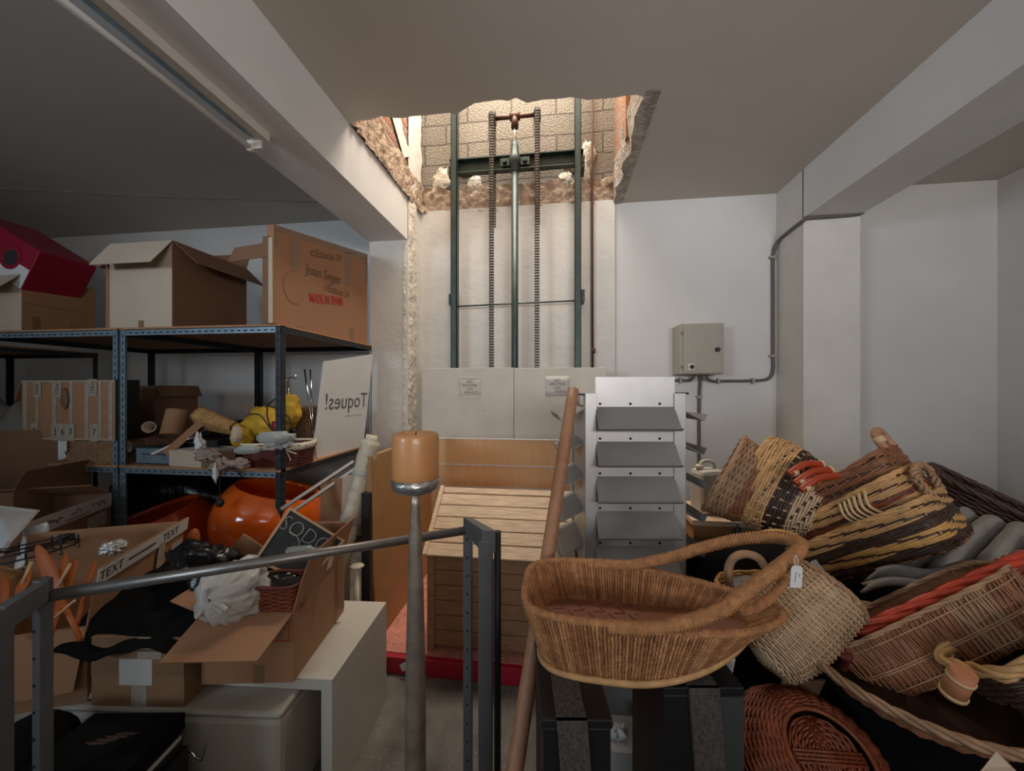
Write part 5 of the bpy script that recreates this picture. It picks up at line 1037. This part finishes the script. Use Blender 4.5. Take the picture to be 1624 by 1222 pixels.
# nested long baskets
pa, pb_ = P(1296, 928, 1.36), P(1500, 872, 1.08); exL = (pb_ - pa)
for i, (dn, nm, lb, a, b, h, rows, r, bd, rm) in enumerate((
    (0.0, 'long_basket', 'lowest of the nested long baskets, gold and black woven stripes, braided loop handle', .245, .15, .135, 22, .0044, lambda v: 'w_dark' if v < .16 else ('w_gold' if v < .46 else ('w_dark' if v < .70 else 'w_nat')), 'w_nat'),
    (.085, 'long_basket', 'golden and wine-red long basket nested above the black-striped one', .23, .13, .13, 21, .0048, lambda v: 'w_redbr' if (v < .35 or .48 < v < .62) else 'w_nat', 'w_nat'),
    (.165, 'long_basket', 'dark brown long basket topmost of the nest, wooden end handle', .19, .12, .12, 18, .0050, lambda v: 'w_brown', 'w_brown'))):
    hint = Vector((-.42, .50, .80)); X = frame(Vector((0, 0, 0)), exL, hint); up_ = X.to_3x3() @ Vector((0, 0, 1)); sd = X.to_3x3() @ Vector((0, 1, 0))
    mid = pa.lerp(pb_, .52 + .0 * i) + up_ * dn + sd * (.13 + .012 * i) + exL.normalized() * (.0 + .015 * i * i)
    X = frame(mid, exL + Vector((0, 0, .03 * i)), hint)
    tt, SS = rectbasket(nm, lb, X, a, b, h, rows, 34, r, bd, 'nested long baskets', taper=.90, p=5, rim=rm, rimr=.0055, fl=2.5, ph=PI * .45)
    if i == 0:
        g = MB(); braid(g, spline([SS(-.35, 1), SS(-.3, 1) + Vector((.015, -.02, .06)), SS(0, 1) + Vector((.02, 0, .085)), SS(.3, 1) + Vector((.015, .02, .06)), SS(.35, 1)], 10), .008, .006, 5, 3, 0, closed=False); g.build('loop_handle', M['w_tan'], tt)
    if i == 2:
        g = MB(); g.tube(spline([SS(-.3, 1) + Vector((0, 0, .0)), SS(-.25, 1) + Vector((.012, 0, .045)), SS(0, 1) + Vector((.02, 0, .06)), SS(.25, 1) + Vector((.012, 0, .045)), SS(.3, 1)], 8), .014, 12); lab(g.build('handle', M['woodpole'], tt), 'smooth wooden handle')
        g = MB(); q = SS(-.27, 1) + Vector((.008, 0, .02)); g.tube([q, q + Vector((.004, 0, .022))], .018, 10); g.build('cane_binding', M['wrapc'], tt)
    if i == 1:
        g = MB()
        for k in range(6): g.tube(spline([SS(-1.05 - .07 * k, .95) + Vector((0, -.012, 0)), SS(-1.12 - .07 * k, .6) + Vector((0, -.016, 0)), SS(-1.0 - .07 * k, .2) + Vector((0, -.012, 0))], 5), .0055, 5)
        g.build('lashing', M['wrapc'], tt)
# dark twiggy basket far right
X = frame(P(1580, 812, 1.55), P(1660, 850, 1.5) - P(1515, 780, 1.62), (-.2, -.1, 1)); tD, SD = rectbasket('twig_basket', 'dark brown twiggy basket behind the grey canvas at the right edge', X @ Matrix.Translation((0.02, 0, -.05)), .26, .12, .10, 12, 26, .006, lambda v: 'w_dark', rim='w_dark', rimr=.009)
g = MB(); g.tube(spline([X.inverted() @ P(a, b, 1.48) for a, b in [(1592, 806), (1605, 800), (1618, 801), (1632, 812)]], 8), .0045, 6); g.build('hoop_handle', M['w_brown'], tD)
# grey folded canvas: rounded pleats running down to the left
def canvas(u, v):
    A = P(1375, 925, 1.28).lerp(P(1640, 915, 1.12), v); B = P(1525, 805, 1.50).lerp(P(1680, 850, 1.30), v); q = A.lerp(B, u)
    return q + Vector((-.02, -.03, .055)) * abs(math.sin(v * PI * 3.5 + u * .5)) * (.35 + .65 * math.sin(PI * min(1, u * .75 + .2))) - Vector((0, 0, .10)) * max(0, u - .93) * 8 + Vector((0, 0, .006)) * noise.noise(Vector((u * 7, v * 12, 2)))
g = MB(); g.grid(canvas, 40, 70); solo('grey_canvas', g, M['greycloth'], 'pleated grey canvas folds beside the nested long baskets', 'cloth', solid=.008)
def canvas2(u, v):
    A = P(1365, 940, 1.12).lerp(P(1385, 905, 1.2), v); B = P(1560, 905, 1.10).lerp(P(1560, 893, 1.12), v); q = A.lerp(B, u)
    return q + Vector((0, -.02, .02)) * math.sin(v * 9) * (1 - u) + Vector((0, 0, .01)) * math.sin(u * 9)
g = MB(); g.grid(canvas2, 30, 16); solo('grey_canvas', g, M['greycloth'], 'flat grey canvas flap lying above the red basket rim', 'cloth', solid=.008)
# red basket (braided rim) and brown basket below it
pa, pb_ = P(1352, 1005, .96), P(1650, 872, .92); exR = pb_ - pa; hint = Vector((-.30, .62, .70)); X0 = frame((0, 0, 0), exR, hint); up_ = X0.to_3x3() @ Vector((0, 0, 1)); sd = X0.to_3x3() @ Vector((0, 1, 0))
X = frame(pa.lerp(pb_, .5) + sd * .12 - up_ * .10, exR, hint)
tR, SR = rectbasket('red_basket', 'long basket with a thick braided red willow rim at the right', X, .245, .12, .10, 12, 30, .0055, lambda v: 'w_redbr', rim='w_red', rimr=.0095, twist=7)
for k, (px, py, px2, py2, d) in enumerate(((1321, 1006, 1318, 1030, .98), (1340, 1033, 1334, 1068, .94))):
    a_, b_ = X.inverted() @ P(px, py, d), X.inverted() @ P(px2, py2, d + .03); g = MB(); g.tube([a_, a_.lerp(b_, .18), a_.lerp(b_, .2), a_.lerp(b_, .85), a_.lerp(b_, .87), b_], [.0165, .0165, .014, .014, .0165, .0165], 14); lab(g.build('log_handle', M['w_wine'], tR), 'dark red turned handle')
pa, pb_ = P(1372, 1085, .90), P(1660, 1010, .80); exB = P(1372, 1060, .90) * 0 + (P(1650, 930, .86) - P(1375, 1060, .90)); hint = Vector((-.35, .45, .80)); X0 = frame((0, 0, 0), exB, hint); up_ = X0.to_3x3() @ Vector((0, 0, 1)); sd = X0.to_3x3() @ Vector((0, 1, 0))
X = frame(P(1375, 1075, .90).lerp(P(1650, 960, .86), .52) + sd * .11 - up_ * .055, exB, hint)
def bandx(v): return 'w_brown' if (v < .45 or v > .86) else ('w_tan' if v < .6 else 'w_brown')
tB, SB = rectbasket('brown_basket', 'brown ribbed wicker basket with paler woven bands, below the red rim', X, .25, .115, .125, 8, 40, .0022, bandx, rim='w_tan', rimr=.004, p=4, taper=.9, inner='w_brown')
g = MB()
for j in range(170):
    th = 2 * PI * j / 170; q_ = j % 56
    g.tube([SB(th, v) + (SB(th, .5) - Vector((0, 0, .06))).normalized() * (.004 + .0012 * math.sin(j * 2.1 + v * 12)) + Vector((.004 * math.sin(v * 3 + j), 0, 0)) for v in (0.0, .15, .3, .45, .6, .75, .9, .98)], .0034, 5, 1 if 18 < q_ < 30 else 0)
for v in (.12, .40, .44, .86): g.tube([SB(2 * PI * k / 90, v) + (SB(2 * PI * k / 90, .5) - Vector((0, 0, .06))).normalized() * (.0065 + .001 * (k % 2)) for k in range(90)], .002, 5, 1, closed=True)
g.build('ribs', [M['w_brown'], M['w_tan']], tB)
# basket with a log handle at the lower right
pa, pb_ = P(1540, 1085, .74), P(1650, 985, .80); X = frame(P(1640, 1075, .80), pb_ - pa, (-.30, .35, .85)); tH, SH = rectbasket('log_handle_basket', 'dark openwork basket with natural rim and round log handle, lower right', X, .12, .075, .08, 12, 22, .0042, lambda v: 'w_dark' if v < .75 else 'w_nat', rim='w_nat', rimr=.007)
a_, b_ = X.inverted() @ P(1529, 1065, .70), X.inverted() @ P(1510, 1102, .72); g = MB(); g.tube([a_, b_], .0185, 20); lab(g.build('log_handle', M['wooddisc'], tH), 'cut round wooden log handle')
g = MB()
for q in (.22,): c = a_.lerp(b_, q); g.tube([c, a_.lerp(b_, .32)], .0205, 14)
g.build('cane_binding', M['wrapc'], tH); g = MB(); g.tube([a_.lerp(b_, .85), a_.lerp(b_, .95)], .0205, 14)
g.build('cane_binding', M['wrapc'], tH)
# wide shallow tray
tY = thing('round_tray', 'wide shallow round wicker tray, its pale rim curving under the brown basket', 'basket', frame((.875, 1.03, .775), (1, 0, 0), (0, -.03, 1)))
S = lambda th, v: Vector((.238 * math.cos(th) * (.75 + .25 * v), .238 * math.sin(th) * (.75 + .25 * v), -.06 + .06 * v)); g = MB(); weave(g, S, 0, 1, 12, 40, .0045, 0, stake_mi=0); g.build('woven_wall', M['w_brown'], tY)
g = MB(); braid(g, [S(2 * PI * k / 90, 1) for k in range(90)], .006, .006, 12, 3, 0); g.build('rim', M['w_tan'], tY)
g = MB(); g.lathe([(.001, -.058), (.178, -.058)], 40); g.build('woven_base', M['w_dark'], tY)
# red-brown round basket, bottom upward, front right
cJ = P(1328, 1212, .80); tJ = thing('round_basket', 'round red-brown willow basket tilted to show its ringed base, bottom right', 'basket', frame(cJ + Vector((0, .03, -.02)), (1, .05, .0), (.10, -.50, .86)))
S = lambda th, v: Vector((math.cos(th), math.sin(th), 0)) * (.172 - .085 * v ** 1.3) + Vector((0, 0, -.10 + .115 * math.sin(v * PI / 2))); g = MB(); weave(g, S, 0, 1, 26, 30, .0042, 0, stake_mi=0, skip=1)
g.build('woven_wall', M['w_redbr'], tJ)
g = MB(); g.grid(lambda u, v: S(u * 2 * PI, v) * .97, 40, 5); g.build('wall_core', M['w_dark'], tJ)
g = MB(); braid(g, [S(2 * PI * k / 60, 0) for k in range(60)], .004, .005, 14, 3, 0); g.build('rim', M['w_brown'], tJ)
g = MB(); g.tube([S(2 * PI * k / 60, 1) + Vector((0, 0, .004)) for k in range(60)], .0055, 6, closed=True)
for i in range(11):
    rr = .074 - i * .0064; g.tube([Vector((rr * math.cos(t), rr * math.sin(t), .008 + .003 * math.cos(t * 12 + i * PI))) for t in [2 * PI * k / 48 for k in range(48)]], .0032, 5, closed=True)
for k in range(4): g.tube([(-.075, (k - 1.5) * .007, .0125), (.075, (k - 1.5) * .007, .0125)], .003, 5); g.tube([((k - 1.5) * .007, -.075, .011), ((k - 1.5) * .007, .075, .011)], .003, 5)
g.build('ringed_base', M['w_redbr'], tJ)
g = MB(); g.lathe([(.001, .002), (.078, .002)], 30); g.build('base_core', M['w_dark'], tJ)
# cream bag-shaped basket with cloth
bK = P(1216, 1040, .97); mK = P(1288, 965, .985); tK = thing('cream_basket', 'cream seagrass basket tipped with its mouth to the right under the price tag', 'basket', frz(bK, mK - bK, Vector((-.5, 0, -.8))))
LK = (mK - bK).length + .07
S = lambda th, v: superel(.098 + .018 * math.sin(v * PI), .082, 2.6)(th) * (.72 + .28 * min(1, v * 3) ** .5 - .10 * max(0, v - .6)) + Vector((0, 0, v * LK)); g = MB(); weave(g, S, 0, 1, 38, 20, .0029, 0, stake_mi=0, amp=.0040, step=2); g.build('woven_wall', M['w_pale'], tK)
g = MB(); g.grid(lambda u, v: S(u * 2 * PI, v) * Vector((.97, .97, 1)).x if 0 else S(u * 2 * PI, v), 40, 6); g.build('wall_core', M['w_tan'], tK)
g = MB(); ring = [S(2 * PI * q / 40, 0) for q in range(40)]; g.add([Vector((0, 0, -.008))] + ring, [(0, q + 1, (q + 1) % 40 + 1) for q in range(40)])
for i in range(9): g.tube([S(2 * PI * q / 40, 0) * (1 - i * .11) + Vector((0, 0, -.004 - .002 * i + .002 * (-1) ** (q + i))) for q in range(40)], .0034, 5, closed=True)
g.build('woven_base', M['w_pale'], tK)
g = MB(); braid(g, [S(2 * PI * q / 60, 1) for q in range(60)], .004, .005, 10, 3, 0); g.build('rim', M['w_tan'], tK)
g = MB()
g.grid(lambda u, v: P(1262, 905, 1.12).lerp(P(1296, 885, 1.2), u).lerp(P(1318, 985, 1.05).lerp(P(1326, 940, 1.15), u), v) + Vector((0, -.012, .012)) * math.sin(u * 12 + v * 2), 20, 14); solo('grey_cloth', g, M['greycloth'], 'grey canvas corner hanging behind the price tag', 'cloth', solid=.004)
# loop-handled basket behind the rope basket's point
tL = thing('gold_basket', 'gold-woven basket with bound loop handle behind the rope basket tip', 'basket', frame(P(1205, 945, 1.22), (1, .2, 0), (-.1, -.2, 1)))
S = lambda th, v: superel(.13, .09, 3)(th) * (.8 + .2 * v) + Vector((0, 0, -.08 + .11 * v)); g = MB(); weave(g, S, 0, 1, 14, 26, .005, 0, stake_mi=0); g.build('woven_wall', M['w_gold'], tL)
g = MB(); g.blob((0, 0, .01), (.10, .065, .03), 4, .4, 2); g.build('cloth_lining', M['greycloth'], tL)
g = MB(); wrapped(g, spline([TM[tL.name].inverted() @ P(a, b, d) for a, b, d in [(1158, 935, 1.12), (1155, 905, 1.12), (1163, 885, 1.12), (1182, 878, 1.12), (1202, 884, 1.12), (1212, 897, 1.12)]], 12), .011, .0048, 0, 8); g.build('loop_handle', M['w_tan'], tL)
# small bits by the wall
q = PY(1140, 822, 2.15); wt = thing('wooden_stool', 'pale-topped orange-brown wooden stand holding the white jerry can', 'stand', (q.x, 2.25, 0)); zt = PY(1140, 823, 2.12).z
MB().bb((-.16, -.16, zt - .03), (.22, .20, zt)).build('top', M['pine'], wt, bevel=.003); MB().bb((-.15, -.15, 0), (.20, .19, zt - .03)).build('body', M['boardbrown'], wt)
g = MB(); g.tube([P(1118, 866, 1.95), P(1176, 835, 2.0)], .012, 4, smooth=False); g.tube([P(1167, 820, 1.98), P(1172, 862, 1.93)], .016, 4, smooth=False); solo('blue_bar', g, M['bluebar'], 'dark blue metal bar end in front of the wooden stand', 'bar')
jc = thing('jerry_can', 'translucent white plastic jerry can with top handle by the wall', 'jerry can', TR((PY(1126, 800, 2.2).x, 2.24, zt), 0, 0, 20))
g = MB(); g.bb((-.075, -.06, 0), (.075, .06, .25)); g.build('can_body', M['jerry'], jc, bevel=.025); g = MB(); g.tube(spline([(-.045, 0, .245), (-.04, 0, .285), (.0, 0, .295), (.04, 0, .28), (.05, 0, .245)], 8), .011, 10); g.build('handle', M['jerry'], jc)
g = MB(); g.tube([(-.05, 0, .25), (-.05, 0, .275)], .02, 14); lab(g.build('cap', M['foam'], jc), 'round screw cap')
bwz = PY(1168, 790, 2.3); bw = MB(); bw.lathe([(.05, -.06), (.09, .0), (.10, .01), (.085, .0), (.045, -.05), (.001, -.05)], 28, X=Matrix.Translation(bwz + Vector((.02, 0, .045)))); bw.lathe([(.06, 0), (.06, .18)], 20, 1, X=Matrix.Translation(bwz + Vector((.02, 0, -.195))))
solo('wooden_bowl', bw, [M['w_brown'], M['jerry']], 'brown wooden bowl on a white drum behind the tagged tan basket', 'bowl')
g = MB(); a = PY(1180, 763, 2.25); g.slab([a + Vector((-.03, 0, .035)), a + Vector((-.025, 0, -.02)), a + Vector((.03, 0, -.025)), a + Vector((.03, .0, .02)), a + Vector((-.012, 0, .028))], .003); solo('blue_scrap', g, M['blue'], 'small dark blue plastic scrap on the wooden bowl', 'scrap')
# odds under the cream basket and at the frame bottom
for i, (qq, d, mm, lb) in enumerate([([(1236, 1112), (1270, 1120), (1262, 1075), (1242, 1080)], .98, 'card', 'curled brown card strip below the cream basket'), ([(1262, 1105), (1340, 1112), (1330, 1078), (1268, 1080)], 1.0, 'card_dark', 'dark card panel below the cream basket')]):
    g = MB(); g.slab([P(a, b, d) for a, b in qq], .006); solo('cardboard_sheet', g, M[mm], lb, 'cardboard')
g = MB(); g.slab([P(1556, 1222, .62), P(1612, 1222, .62), P(1592, 1202, .64), P(1580, 1191, .64)], .003); solo('pale_paper', g, M['card_pale'], 'pointed pale paper corner at the bottom right edge', 'paper')
